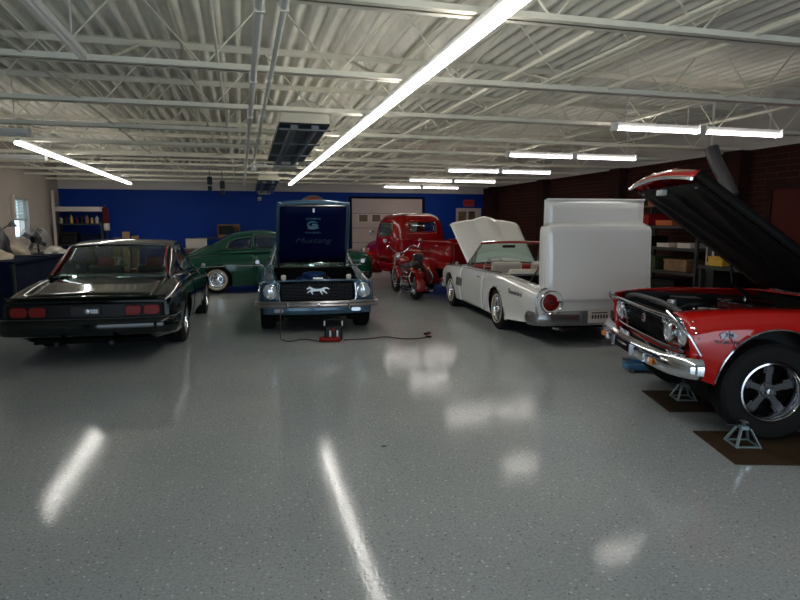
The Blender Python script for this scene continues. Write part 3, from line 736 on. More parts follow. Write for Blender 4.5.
# ================================================================ light blue coupe, nose to the camera, hood up
car = thing('coupe_car', 'metallic blue classic coupe facing the camera with its hood propped fully open', 'car', (1.115, 9.66, 0), D(-93.2), s=1.04); car.scale = (1.04, .985, 1.05)
def wM(p):
    f = max(0, p.x-.2); return V(p.x-f*.22*p.y*p.y+max(0, p.x-.45)*.25*(p.z-.55), p.y, p.z)
st = [(-3.75, ctl([.6, .8, .84, .86, .84, .78, .66, .33, 0], [.34, .36, .46, .58, .72, .82, .85, .86, .865])),
      (-2.74, ctl([.68, .84, .88, .90, .86, .80, .66, .33, 0], [.22, .24, .42, .60, .78, .88, .91, .92, .925])),
      (-1.9, ctl([.68, .83, .86, .87, .85, .79, .66, .33, 0], [.22, .24, .42, .58, .76, .88, .90, .91, .92])),
      (-.6, ctl([.68, .83, .86, .87, .85, .79, .66, .33, 0], [.22, .24, .42, .58, .74, .86, .89, .90, .91])),
      (0, ctl([.68, .83, .87, .88, .86, .79, .64, .33, 0], [.24, .26, .42, .58, .72, .83, .86, .88, .89])),
      (.55, ctl([.64, .80, .85, .87, .85, .78, .60, .33, 0], [.30, .32, .42, .56, .68, .78, .81, .83, .84])),
      (.72, ctl([.62, .78, .84, .86, .84, .76, .58, .33, 0], [.32, .34, .42, .55, .66, .745, .77, .78, .785]))]
sh = Shell(st, crease=(1,), seams=(-.68, -1.75, .62), warp=wM, dx=.06)
arM = [(0, .32, .37), (-2.74, .32, .37)]
def fM(x, j):
    if j > 6 and -.62 < x < .70: return None
    if j > 6 and -2.5 < x < -.62: return None
    if j > 6 and x < -2.8: return 'trunk_lid'
    if -1.75 < x < -.68 and 1 < j < 5.6: return 'door'
    return 'body'
sh.build(fM, car, {'*': 'blue_paint'}, arM, cap0='body'); wells(car, arM, .5); underbody(car, -3.6, .5, .62)
g = [(-3.0, ctl([.72, .71, .70, .68, .34, 0], [.90, .905, .91, .915, .92, .925])),
     (-2.35, ctl([.77, .72, .62, .56, .30, 0], [.89, 1.03, 1.20, 1.235, 1.265, 1.27])),
     (-1.55, ctl([.78, .73, .63, .56, .30, 0], [.88, 1.04, 1.24, 1.28, 1.31, 1.32])),
     (-1.2, ctl([.78, .73, .64, .57, .30, 0], [.87, 1.02, 1.20, 1.25, 1.275, 1.28])),
     (-.62, ctl([.78, .75, .73, .70, .35, 0], [.86, .87, .88, .89, .905, .91]))]
gh = Shell(g, seams=(-1.22, -2.3))
def fG(x, j):
    if j < .4: return 'body_sill'
    if x < -2.38 and j > 3: return 'rear_window'
    if x > -1.22 and j > 3: return 'windshield'
    if -2.2 < x < -.9 and .4 < j < 1.9: return 'side_window'
    return 'roof'
gh.build(fG, car, {'*': 'blue_paint', 'rear_window': 'glass', 'windshield': 'glass', 'side_window': 'glass'}, solid=.02)
for s in (-1, 1): MB().tube(gh.line(3, -.64, -1.22, 10, .01, s), .015, 6).build('windshield_trim', 'chrome', car)
MB().b2(-2.9, -.7, -.7, .7, .26, .32).build('cabin_floor', 'black_vinyl', car); MB().box((-.85, 0, .8), (.2, 1.3, .16)).build('dashboard', 'black_vinyl', car, bev=.04); steering(car, -1.1, .34, .9)
for s in (-1, 1): seat(car, -1.45, s*.34, .5, .45, 'black_vinyl', .55, 'front_seat')
seat(car, -2.3, 0, 1.1, .45, 'black_vinyl', .45, 'rear_seat'); mirror(car, -.9, .84, .93); mirror(car, -.9, -.84, .93)
# engine bay
MB().b2(-.62, -.58, -.66, .66, .3, .87).build('firewall', 'black_matte', car)
for s in (-1, 1): MB().b2(-.6, .62, s*.60, s*.63, .36, .80).build('inner_fender', 'black_matte', car)
MB().b2(.42, .46, -.36, .36, .38, .77).build('radiator', 'black_plastic', car, bev=.01)
MB().b2(.40, .50, -.62, .62, .735, .765).build('radiator_support', 'black_plastic', car, bev=.008)
MB().b2(-.5, .3, -.28, .28, .4, .68).build('engine_block', 'engine_blue', car, bev=.04)
MB().lathe([(0, .84), (.16, .835), (.185, .82), (.19, .79), (.185, .74), (.16, .72)], o=(-.05, 0, 0), n=32).build('air_cleaner', 'engine_blue', car)
for s in (-1, 1):
    MB().box((-.1, s*.22, .70), (.62, .14, .09), RX(-s*25)).build('valve_cover', 'engine_blue', car, bev=.02)
    MB().lathe([(0, 0), (.035, 0), (.04, .02), (.04, .05), (.03, .065), (0, .07)], o=(.50, s*.50, .775), n=16).build('hood_bumper_cap', 'white_lamp', car)
MB().tube(spline([(.4, .2, .72), (.25, .15, .8), (.1, .1, .74)], 6), .025, 8).build('radiator_hose', 'black_plastic', car)
MB().cyl((.47, -.05, .78), (.47, .1, .78), .02).build('radiator_cap', 'silver', car)
# front face
FX = .80
MB().prism([(y, z) for y, z in [(-.52, .50), (.52, .50), (.55, .735), (-.55, .735)]], 'X', FX-.14, FX-.13).build('grille_back', 'black_matte', car)
mb = MB()
for z in [.51+.0205*k for k in range(11)]: mb.b2(FX-.11, FX-.10, -.535, .535, z, z+.004)
for k in range(-13, 14): mb.b2(FX-.112, FX-.105, k*.04-.002, k*.04+.002, .50, .735)
mb.build('grille', 'grille_grey', car)
pts = [(FX-.02, y, z) for y, z in [(-.56, .74), (-.575, .60), (-.56, .505), (-.50, .485), (0, .475), (.50, .485), (.56, .505), (.575, .60), (.56, .74)]]
MB().tube(spline(pts, 4), .014, 8).build('grille_surround', 'chrome', car)
# galloping horse emblem (silhouette outline) with corral-less body
hs = [(.150, .028), (.158, .042), (.140, .056), (.122, .072), (.112, .086), (.104, .074), (.085, .066), (.060, .046), (.020, .036), (-.030, .038), (-.062, .044), (-.090, .062), (-.125, .066), (-.160, .046), (-.172, .020), (-.150, .036), (-.120, .042), (-.098, .030), (-.100, .008), (-.120, -.012), (-.140, -.040), (-.128, -.046), (-.100, -.022), (-.078, -.010), (-.064, .004), (-.058, -.022), (-.078, -.050), (-.064, -.056), (-.040, -.022), (-.030, .002), (.030, .000), (.062, -.004), (.078, -.026), (.062, -.048), (.074, -.054), (.096, -.024), (.092, -.006), (.120, -.010), (.142, -.030), (.152, -.022), (.128, .004), (.096, .016), (.098, .034), (.116, .046), (.134, .036)]
lab(MB().prism([(y*1.05, .625+z*.85) for y, z in [(-a, b) for a, b in hs][::-1]], 'X', FX-.095, FX-.075).build('horse_emblem', 'silver', car), 'silver galloping horse emblem')
for s in (-1, 1):
    # headlight bucket panels
    mb = MB(); mb.grid([[V(FX-.06-.22*(y*y-.3), s*y, z) for z in (.47, .52, .60, .70, .755)] for y in (.56, .62, .70, .78, .845)])
    mb.build('headlight_panel', 'blue_paint', car, solid=.01, off=0)
    lampset(car, 'headlight', FX-.085+.03, s*.70, .635, .092)
    mb = MB(); mb.grid([[V(FX-.03-.2*(y*y-.3), s*y, z) for z in (.70, .78)] for y in (.60, .7, .80)]); mb.build('headlight_hood', 'blue_paint', car, solid=.02, off=0)
mb = MB(); mb.grid([[V(FX-.02-.2*y*y, y, z) for z in (.30, .36, .44, .49)] for y in [-.82+1.64*k/16 for k in range(17)]]); mb.build('front_valance', 'blue_paint', car, solid=.01, off=0)
for s in (-1, 1): rnd_plate(.14, .05, .02, .02).xf(Matrix.Translation((FX-.07, s*.58, .36))).build('parking_lamp', 'lens', car)
bumper(car, 'front_bumper', [(0, .405), (.04, .41), (.05, .435), (.035, .46), (.05, .475), (.03, .50), (0, .50)], bpath(FX+.05, .89, .1, .25, 1, .10), 'dull_chrome')
for y in (-.46, .46): MB().box((FX+.10, y, .45), (.04, .03, .12)).build('bumper_guard', 'chrome', car, bev=.015)
MB().lathe([(0, .03), (.02, .025), (.025, 0)], o=(FX+.10, 0, .46), axis='X', n=12).build('bumper_bolt', 'chrome', car)
for x in (0, -2.74):
    for s in (-1, 1): wheel(car, x, s*.75, .32, .24, 'steel', .185)
arch_trim(car, sh, 0, .32, .37, mat='chrome', r=.006); arch_trim(car, sh, -2.74, .32, .37, mat='chrome', r=.006)
# raised hood with liner
HA = math.radians(51); hx, hz, L = -.60, .93, 1.22
def hp(a, y, d=0): return V(hx+a*math.cos(HA)-d*math.sin(HA), y, hz+a*math.sin(HA)+d*math.cos(HA))   # d outward (away from engine)
def hw(a): return .60-.03*a/L-(.035*max(0, a/L-.93)/.07)
mb = MB(); P = []
for i in range(17):
    a = L*i/16; P.append([hp(a, hw(a)*v, .03+.035*(1-v*v)-.05*max(0, abs(v)-.9)/.1*.5-.03*max(0, a/L-.9)/.1) for v in [-1+2*k/16 for k in range(17)]])
hood = mb.grid(P).build('hood', 'blue_paint', car, solid=.012)
mb = MB(); P = []
for i in range(9):
    a = .04+(L-.11)*i/8; P.append([hp(a, (hw(a)-.045)*v, .004) for v in [-1+2*k/8 for k in range(9)]])
mb.grid(P).build('hood_liner', 'navy_liner', hood, solid=.01)
edge = [hp(.02, -.58), hp(L*.5, -.585), hp(L-.06, -.56), hp(L-.01, -.50, .01), hp(L+.005, -.3, .03), hp(L+.01, 0, .04), hp(L+.005, .3, .03), hp(L-.01, .50, .01), hp(L-.06, .56), hp(L*.5, .585), hp(.02, .58)]
MB().tube(spline(edge, 5), .018, 8).build('hood_edge', 'blue_paint', hood)
MB().tube([hp(L-.045, y, -.006) for y in (-.5, 0, .5)], .012, 6).build('hood_lip', 'dull_chrome', hood)
MB().box(hp(L-.12, 0, -.02), (.03, .03, .06)).build('hood_latch', 'silver', hood, bev=.004)
# text on the liner: plane faces forward and down
Rt = Matrix((( 0, math.cos(HA), math.sin(HA)), (1, 0, 0), (0, math.sin(HA), -math.cos(HA)))).to_3x3()   # columns: text x -> +y, text y -> up the hood, normal -> towards the front
text('script_lettering', 'Mustang', .155, 'silver_ink', hood, hp(.50, 0, -.010), Rt, .001, .35, sx=1.15)
text('emblem_lettering', 'COBRA', .055, 'light_blue', hood, hp(.93, 0, -.010), Rt, .001, 0, sx=1.3); text('emblem_lettering', 'POWERED', .05, 'light_blue', hood, hp(.66, 0, -.010), Rt, .001, 0, sx=1.1)
cp = [(.07, .06), (.02, .085), (-.05, .08), (-.085, .04), (-.07, 0), (-.02, -.015), (.04, -.01), (.07, .01), (.03, .03), (-.02, .03)]
mb = MB().tube(spline([hp(.79+b, a, -.012) for a, b in cp], 4), [.004+.012*min(1, k/12) for k in range(9*4+1)], 6)
mb.tube(spline([hp(.79+b, a, -.012) for a, b in [(-.09, -.035), (-.03, -.05), (.04, -.045), (.09, -.03)]], 4), .012, 6); lab(mb.build('snake_emblem', 'light_blue', hood), 'pale blue coiled emblem')
for s in (-1, 1): MB().tube([V(-.55, s*.56, .86), hp(.3, s*.56)], .012, 6).build('hood_hinge', 'black_plastic', hood)
# ================================================================ green custom coupe, side on, nose left
car = thing('coupe_car', 'dark green low-roofed vintage coupe parked sideways behind the black car', 'car', (2.40, 15.7, 0), D(0), s=1.0)
st = [(.80, ctl([.5, .66, .72, .75, .72, .66, .55, .3, 0], [.28, .3, .42, .58, .72, .82, .86, .88, .89])),
      (.6, ctl([.66, .82, .88, .90, .88, .80, .62, .33, 0], [.2, .22, .40, .58, .76, .88, .93, .96, .97])),
      (0, ctl([.70, .86, .93, .95, .93, .84, .64, .34, 0], [.16, .18, .40, .60, .80, .93, .99, 1.02, 1.03])),
      (-1.2, ctl([.70, .86, .94, .96, .94, .85, .66, .34, 0], [.16, .18, .40, .60, .80, .93, .98, 1.02, 1.03])),
      (-2.4, ctl([.70, .86, .94, .96, .94, .86, .66, .34, 0], [.16, .18, .40, .60, .80, .92, .98, 1.02, 1.03])),
      (-3.4, ctl([.70, .86, .92, .94, .92, .84, .62, .33, 0], [.16, .18, .38, .58, .76, .87, .92, .95, .96])),
      (-4.1, ctl([.6, .78, .84, .86, .82, .72, .52, .28, 0], [.22, .24, .38, .52, .64, .72, .76, .78, .79]))]
sh = Shell(st, crease=(1,), seams=(-.95, -2.1, -3.2)); arG = [(0, .31, .37), (-3.0, .31, .365)]
def fB(x, j):
    if j > 5.6 and x > -.95: return 'hood'
    if j > 6 and x < -3.2: return 'trunk_lid'
    if -2.1 < x < -.95 and 1 < j < 5.3: return 'door'
    return 'body'
sh.build(fB, car, {'*': 'green_paint'}, arG, cap0='body', cap1='body'); wells(car, arG, .5); underbody(car, -4, .6, .62, .18)
g = [(-3.75, ctl([.56, .55, .54, .5, .26, 0], [.87, .875, .88, .89, .9, .905])),
     (-3.1, ctl([.74, .70, .62, .54, .28, 0], [.93, 1.0, 1.10, 1.15, 1.18, 1.19])),
     (-2.5, ctl([.80, .75, .66, .56, .3, 0], [.96, 1.12, 1.35, 1.42, 1.45, 1.46])),
     (-1.9, ctl([.82, .77, .67, .56, .3, 0], [.97, 1.14, 1.41, 1.48, 1.51, 1.52])),
     (-1.45, ctl([.82, .77, .68, .57, .3, 0], [.97, 1.12, 1.32, 1.39, 1.42, 1.43])),
     (-.75, ctl([.80, .78, .75, .70, .35, 0], [.95, .97, .98, .99, 1.01, 1.02]))]
gh = Shell(g, seams=(-1.4, -1.5, -1.15, -2.1, -2.18, -2.65, -2.8, -3.4))
def fG(x, j):
    if j < .7: return 'body_sill'
    if x > -1.42 and j > 3: return 'windshield'
    if -3.4 < x < -2.8 and j > 3.4: return 'rear_window'
    if -2.1 < x < -1.15 and j < 1.9: return 'side_window'
    if -2.72 < x < -2.18 and j < 1.8: return 'quarter_window'
    return 'roof'
gh.build(fG, car, {'*': 'green_paint', 'rear_window': 'glass', 'windshield': 'glass', 'side_window': 'glass', 'quarter_window': 'glass'}, solid=.02)
for s in (-1, 1):
    MB().tube(sh.line(3.3, .5, -3.9, 40, .008, s), .010, 6).build('side_moulding', 'chrome', car)
    MB().tube(gh.line(3, -.8, -1.42, 8, .01, s), .013, 6).build('windshield_trim', 'chrome', car)
    q = [V(x, s*(gh.pt(x, j).y+.006), gh.pt(x, j).z) for x, j in ((-1.15, .7), (-1.15, 1.4), (-1.45, 1.85), (-2.1, 1.9), (-2.1, .7), (-1.15, .7))]; MB().tube(q, .009, 6).build('window_trim', 'grey_metal', car)
    q = [V(x, s*(gh.pt(x, j).y+.006), gh.pt(x, j).z) for x, j in ((-2.18, .7), (-2.18, 1.8), (-2.55, 1.8), (-2.72, 1.3), (-2.72, .7), (-2.18, .7))]; MB().tube(q, .009, 6).build('window_trim', 'grey_metal', car)
    MB().sph((.70, s*.66, .72), .10, sc=(.6, 1, 1)).build('headlight', 'lens', car)
    MB().sph((-4.1, s*.66, .62), .06, sc=(.6, 1, 1.3)).build('tail_light', 'tail_red', car)
    wheel(car, 0, s*.80, .34, .18, 'whitewall', .19); wheel(car, -3.0, s*.74, .33, .18, 'whitewall', .19)
seat(car, -2.0, 0, 1.3, .55, 'black_vinyl', .5, 'front_seat'); MB().box((-.95, 0, .9), (.2, 1.4, .16)).build('dashboard', 'black_vinyl', car, bev=.04); steering(car, -1.3, .36, .98)
bumper(car, 'front_bumper', [(0, .36), (.06, .38), (.07, .46), (0, .5)], bpath(.84, .86, .2, .3, 1, .15)); bumper(car, 'rear_bumper', [(0, .36), (.06, .38), (.07, .46), (0, .5)], bpath(-4.12, .86, .2, .3, -1, .1))
mb = MB(); mb.b2(.80, .84, -.5, .5, .5, .53); mb.b2(.81, .85, -.5, .5, .60, .63); mb.build('grille', 'chrome', car, bev=.008)
# ================================================================ white convertible, tail to the camera, hood and trunk open
car = thing('convertible_car', 'white convertible with hood raised and rear deck panels standing upright over the open trunk', 'car', (4.91, 11.35, 0), D(85.7), s=.95)
def wT(p):
    f = max(0, p.x-.3); k = max(0, -3.8-p.x); return V(p.x-f*.2*p.y*p.y-k*.10*p.y*p.y, p.y, p.z)
st = [(-4.42, ctl([.60, .78, .86, .885, .87, .80, .70, .36, 0], [.34, .37, .48, .62, .74, .83, .84, .84, .84])),
      (-4.0, ctl([.66, .86, .90, .93, .91, .85, .72, .36, 0], [.26, .30, .44, .62, .77, .87, .875, .875, .875])),
      (-2.87, ctl([.70, .88, .92, .94, .92, .87, .76, .38, 0], [.20, .22, .42, .62, .80, .92, .925, .925, .925])),
      (-1.8, ctl([.70, .88, .91, .92, .90, .86, .76, .38, 0], [.20, .22, .40, .60, .78, .90, .91, .91, .91])),
      (-.7, ctl([.70, .88, .92, .93, .91, .86, .76, .38, 0], [.20, .22, .40, .60, .78, .89, .91, .92, .93])),
      (0, ctl([.70, .88, .93, .94, .93, .87, .74, .38, 0], [.22, .24, .42, .60, .76, .87, .90, .91, .92])),
      (.62, ctl([.66, .84, .90, .92, .91, .85, .70, .36, 0], [.30, .32, .44, .58, .73, .83, .86, .87, .88])),
      (.88, ctl([.62, .78, .84, .87, .86, .78, .62, .32, 0], [.36, .38, .46, .58, .70, .79, .81, .82, .83]))]
sh = Shell(st, crease=(1, 5), seams=(-.8, -2.15, -2.7, -2.85, -4.25), warp=wT); arT = [(0, .34, .385), (-2.87, .34, .37)]
def fT(x, j):
    if j > 6 and -.72 < x < .82: return None
    if j > 5.9 and -2.72 < x < -.8: return None
    if j > 6 and -4.2 < x < -2.85: return None
    if -2.15 < x < -.8 and 1 < j < 5.6: return 'door'
    return 'body'
sh.build(fT, car, {'*': 'white_car'}, arT, cap0='body', cap1='body'); wells(car, arT, .55); underbody(car, -4.2, .6, .66)
for s in (-1, 1):
    MB().tube(sh.line(5, .6, -4.3, 50, .004, s), .009, 6).build('fender_moulding', 'chrome', car)
    MB().tube(sh.line(6, -.75, -2.7, 20, .002, s), .014, 6).build('belt_trim', 'black_plastic', car)
    for k in range(3):
        x = -.62-.14*k; MB().box((x, s*(yat(sh, x, .60)+.008), .60), (.05, .03, .16), RY(-14)).build('side_ornament', 'grey_metal', car, bev=.008)
    MB().box((-1.98, s*(yat(sh, -1.98, .78)+.02), .80), (.16, .02, .02)).build('door_handle', 'chrome', car, bev=.006)
    wheel(car, 0, s*.80, .345, .20, 'wire', .20); wheel(car, -2.87, s*.79, .345, .20, 'wire', .20)
Rside = Matrix(((-1, 0, 0), (0, 0, 1), (0, 1, 0))).to_3x3()
text('script_lettering', 'Thunderbird', .11, 'grey_metal', car, V(-3.78, yat(sh, -3.78, .70)+.012, .71), Rside, .002, .4, sx=1)
# tail: round lamps in recessed chrome-edged panel, bumper below
for s in (-1, 1):
    o = MB().lathe([(0, -.06), (.09, -.055), (.135, -.03), (.15, 0)], o=(-4.44, s*.66, .645), axis='X', n=32).build('tail_light', 'tail_red', car)
    MB().lathe([(.145, .02), (.15, -.05), (.165, -.065), (.178, -.05), (.18, .03)], o=(-4.44, s*.66, .645), axis='X', n=32).build('bezel', 'chrome', o)
    MB().lathe([(0, -.075), (.03, -.07), (.035, -.05)], o=(-4.44, s*.66, .645), axis='X', n=16).build('reflector', 'chrome', o)
MB().b2(-4.46, -4.42, -.5, .5, .54, .74).build('tail_panel', 'dull_chrome', car, bev=.01)
pb = bpath(-4.46, .86, .12, .04, -1, .05)
bumper(car, 'rear_bumper', [(0, .30), (.05, .31), (.09, .36), (.10, .43), (.08, .48), (.04, .51), (0, .52)], pb, 'dull_chrome')
for s in (-1, 1): MB().tube([V(p.x-.005, s*p.y, p.z) for p in sh.P[0][3:20]], .014, 6).build('tail_edge_moulding', 'dull_chrome', car)
MB().box((-4.58, 0, .44), (.05, .55, .18)).build('plate_recess', 'grey_metal', car, bev=.02)
pl = MB().box((-4.615, 0, .445), (.012, .34, .17)).build('license_plate', 'white_box', car, bev=.004); lab(pl, 'pale licence plate')
mb = MB(); mb.b2(-4.626, -4.62, -.12, .12, .495, .51)
for k in range(6): mb.b2(-4.626, -4.62, -.125+.043*k, -.10+.043*k, .42, .475)
mb.build('plate_marks', 'shelf_grey', pl)
for s in (-1, 1): MB().tube([V(-4.56, s*.55, .27), V(-4.0, s*.55, .25)], .03, 8).build('tailpipe', 'chrome', car)
# trunk well
mb = MB(); mb.b2(-4.2, -2.85, -.68, .68, .36, .39); mb.b2(-4.2, -2.85, .66, .70, .38, .86); mb.b2(-4.2, -2.85, -.70, -.66, .38, .86); mb.b2(-2.86, -2.82, -.7, .7, .38, .88); mb.build('trunk_well', 'black_matte', car)
MB().box((-3.35, .2, .50), (.7, .7, .22)).build('folded_top_rack', 'black_vinyl', car, bev=.05)
for s in (-1, 1): MB().tube([V(-2.95, s*.62, .55), V(-3.6, s*.62, .85), V(-4.20, s*.62, 1.3)], .014, 6).build('lift_arm', 'grey_metal', car)
# deck lid standing up at the tail, outer face to the rear
P = []
for i in range(25):
    u = i/24; z = .66+1.07*u; row = []
    for j in range(33):
        v = -1+2*j/32; hwid = .85-(.0 if u < .9 else .05*((u-.9)/.1)**2)
        roll = .10*max(0, (abs(v)-.90)/.10)**2+.07*max(0, (u-.93)/.07)**2
        row.append(V(-4.50+.05*u+.04*v*v-.02*math.sin(PI*u)+roll+.035*math.sin(PI*u), hwid*v*(1-.01*u)-.07, z+.02*(1-v*v)*u-(.05*max(0, (abs(v)-.9)/.1)**2 if u > .97 else 0)))
    P.append(row)
lid = MB().grid(P).build('trunk_lid', 'white_car', car, solid=.02, off=1)
for s in (-1, 1): MB().tube([V(-4.475+.05*u, -.07+s*.78, .68+.99*u) for u in (0, .25, .5, .75, 1)], .008, 6).build('edge_crease', 'white_car', lid)
MB().b2(-4.40, -4.36, -.55, .55, .75, 1.6).build('inner_brace', 'white_car', lid, bev=.01)
for s in (-1, 1): MB().box((-4.42, s*.52, .68), (.14, .05, .10)).build('hinge', 'dull_chrome', lid, bev=.01)
pan = patch((-4.20, -.85, .95), (-4.26, -.825, 2.09), (-4.26, .675, 2.09), (-4.20, .70, .95), 8, 12, lambda u, v: (-.02*math.sin(PI*v), 0, 0)).build('tonneau_panel', 'white_car', car, solid=.02)
MB().b2(-4.285, -4.25, -.83, .68, 2.07, 2.095).build('panel_flange', 'white_car', pan, bev=.005)
for s in (-1, 1): MB().b2(-4.25, -4.19, -.075+s*.75-.010, -.075+s*.75+.010, 1.25, 2.08).build('panel_flange', 'white_car', pan, bev=.004)
# cabin
MB().b2(-2.75, -.75, -.74, .74, .26, .32).build('cabin_floor', 'red_vinyl', car)
for s in (-1, 1): MB().b2(-2.7, -.8, s*.74, s*.78, .32, .90).build('door_card', 'red_vinyl', car)
MB().b2(-2.80, -2.70, -.76, .76, .3, .92).build('rear_bulkhead', 'white_vinyl', car, bev=.02)
for s in (-1, 1):
    seat(car, -1.65, s*.38, .56, .48, 'white_vinyl', .56, 'bucket_seat'); seat(car, -2.4, s*.34, .55, .48, 'white_vinyl', .48, 'rear_seat')
MB().box((-.95, 0, .86), (.26, 1.46, .18)).build('dashboard', 'red_vinyl', car, bev=.05); steering(car, -1.25, .38, .92, 'white_vinyl'); MB().b2(-2.2, -1.0, -.08, .08, .32, .62).build('console', 'dull_chrome', car, bev=.03)
# windshield with frame
c0, c1 = V(-.72, .74, .93), V(-1.16, .60, 1.36)
ws = patch((c0.x, -c0.y, c0.z), (c1.x, -c1.y, c1.z), (c1.x, c1.y, c1.z), (c0.x, c0.y, c0.z), 8, 16, lambda u, v: (.16*math.sin(PI*v), 0, .01*math.sin(PI*v))).build('windshield', 'glass', car, solid=.005)
top = [V(c1.x+.16*math.sin(PI*v), c1.y*(2*v-1), c1.z+.01*math.sin(PI*v)+.01) for v in [k/16 for k in range(17)]]
MB().tube(top, .024, 8).build('windshield_header', 'red_vinyl', ws)
MB().tube([p+V(.02, 0, .02) for p in top], .010, 6).build('windshield_trim', 'chrome', ws)
for s in (-1, 1):
    MB().tube([V(c0.x, s*c0.y, c0.z), V(c1.x, s*c1.y, c1.z)], .022, 8).build('windshield_pillar', 'chrome', ws)
    MB().tube([V(-1.12, s*.75, .90), V(-1.22, s*.70, 1.22), V(-1.05, s*.66, 1.24)], .009, 6).build('vent_window_frame', 'chrome', ws)
    MB().add([V(-.80, s*.76, .92), V(-1.12, s*.75, .91), V(-1.22, s*.70, 1.22), V(-1.05, s*.66, 1.24)], [(0, 1, 2, 3)]).build('vent_window', 'glass', ws)
MB().box((-1.02, 0, 1.30), (.02, .26, .055)).build('rear_view_mirror', 'black_plastic', ws, bev=.008); mirror(car, -.85, .92, .95)
# engine bay and raised hood hinged at the cowl
MB().b2(-.74, -.70, -.72, .72, .3, .9).build('firewall', 'black_matte', car); MB().b2(-.5, .45, -.3, .3, .4, .78).build('engine_block', 'black_plastic', car, bev=.05)
for s in (-1, 1): MB().b2(-.7, .8, s*.68, s*.72, .36, .86).build('inner_fender', 'black_matte', car)
HA = math.radians(34); hx, hz, L = -.70, .96, 1.50
def hp(a, y, d=0): return V(hx+a*math.cos(HA)-d*math.sin(HA), y, hz+a*math.sin(HA)+d*math.cos(HA))
P = []
for i in range(25):
    a = L*i/24; t = a/L
    P.append([hp(a+.10*(1-v*v)*t, (.73+.06*t)*v, .05*(1-v*v)+.07*max(0, 1-abs(v)/.30)**.6*min(1, t*1.4)-.06*max(0, (t-.92)/.08)**2-.04*max(0, (abs(v)-.92)/.08)) for v in [-1+2*k/32 for k in range(33)]])
hood = MB().grid(P).build('hood', 'white_car', car, solid=.02)
for s in (-1, 1): MB().tube([V(-.6, s*.66, .85), hp(.55, s*.64, -.01)], .012, 6).build('hood_hinge', 'grey_metal', hood)
bumper(car, 'front_bumper', [(0, .38), (.06, .40), (.08, .46), (.06, .52), (0, .54)], bpath(.93, .92, .15, .3, 1, .12))
for s in (-1, 1): lampset(car, 'headlight', .86, s*.62, .68, .085)

# ================================================================ red coupe at the right, on jack stands
car = thing('coupe_car', 'bright red classic coupe with chrome bumper and raised black-lined hood', 'car', (4.10, 4.42, .10), D(162.7)); car.rotation_euler = (0, D(-2.2), D(162.7))
def wC(p):
    f = max(0, p.x-.35); return V(p.x-f*.16*p.y*p.y+max(0, p.x-.40)*.55*(p.z-.62), p.y*(1-.0*f), p.z)
st = [(-4.1, ctl([.6, .8, .86, .9, .88, .82, .7, .36, 0], [.34, .36, .46, .6, .74, .84, .86, .87, .88])),
      (-2.9, ctl([.70, .90, .93, .96, .94, .88, .74, .36, 0], [.22, .24, .42, .62, .80, .92, .95, .96, .97])),
      (-1.9, ctl([.70, .90, .92, .94, .92, .86, .74, .36, 0], [.22, .24, .42, .60, .78, .91, .94, .95, .96])),
      (-.8, ctl([.70, .90, .92, .94, .93, .87, .75, .36, 0], [.22, .24, .42, .60, .78, .90, .925, .94, .95])),
      (0, ctl([.70, .90, .93, .95, .94, .88, .75, .36, 0], [.26, .28, .44, .60, .77, .885, .91, .93, .94])),
      (.45, ctl([.66, .88, .92, .94, .93, .87, .73, .36, 0], [.30, .32, .44, .60, .75, .855, .88, .90, .91])),
      (.70, ctl([.60, .84, .90, .93, .91, .84, .70, .34, 0], [.36, .38, .46, .60, .72, .81, .84, .85, .86]))]
sh = Shell(st, crease=(1,), seams=(-.92, -2.2, .62), warp=wC, dx=.05, sub=4); arC = [(0, .35, .42), (-2.9, .34, .40)]
def fC(x, j):
    if j > 6 and -.72 < x: return None
    if j > 6 and -2.7 < x < -.85: return None
    if j > 6 and x < -3.0: return 'trunk_lid'
    if -2.2 < x < -.92 and 1 < j < 5.6: return 'door'
    return 'body'
sh.build(fC, car, {'*': 'red_paint'}, arC, cap0='body'); wells(car, arC, .48); underbody(car, -3.9, .4, .62)
for s in (-1, 1): arch_trim(car, sh, 0, .35, .42, r=.010, a0=-2, a1=182); arch_trim(car, sh, -2.9, .34, .39, r=.010)
g = [(-3.1, ctl([.76, .75, .74, .72, .36, 0], [.94, .945, .95, .955, .96, .965])),
     (-2.5, ctl([.80, .76, .66, .58, .32, 0], [.93, 1.07, 1.25, 1.29, 1.32, 1.33])),
     (-1.75, ctl([.80, .77, .67, .58, .32, 0], [.92, 1.08, 1.28, 1.33, 1.355, 1.365])),
     (-1.45, ctl([.80, .77, .68, .60, .32, 0], [.92, 1.06, 1.24, 1.29, 1.31, 1.32])),
     (-.82, ctl([.80, .78, .76, .73, .37, 0], [.90, .91, .92, .93, .945, .95]))]
gh = Shell(g, seams=(-1.46, -2.3, -2.52))
def fG(x, j):
    if j < .4: return 'body_sill'
    if x < -2.52 and j > 3: return 'rear_window'
    if x > -1.46 and j > 3: return 'windshield'
    if -2.3 < x < -1.05 and .4 < j < 1.9: return 'side_window'
    return 'roof'
gh.build(fG, car, {'*': 'red_paint', 'rear_window': 'glass', 'windshield': 'glass', 'side_window': 'glass'}, solid=.02)
MB().b2(-2.9, -.8, -.72, .72, .26, .32).build('cabin_floor', 'black_vinyl', car)
for s in (-1, 1): seat(car, -1.7, s*.36, .52, .48, 'black_vinyl', .55, 'front_seat')
MB().box((-1.0, 0, .86), (.22, 1.4, .18)).build('dashboard', 'black_vinyl', car, bev=.04); steering(car, -1.25, .36, .96)
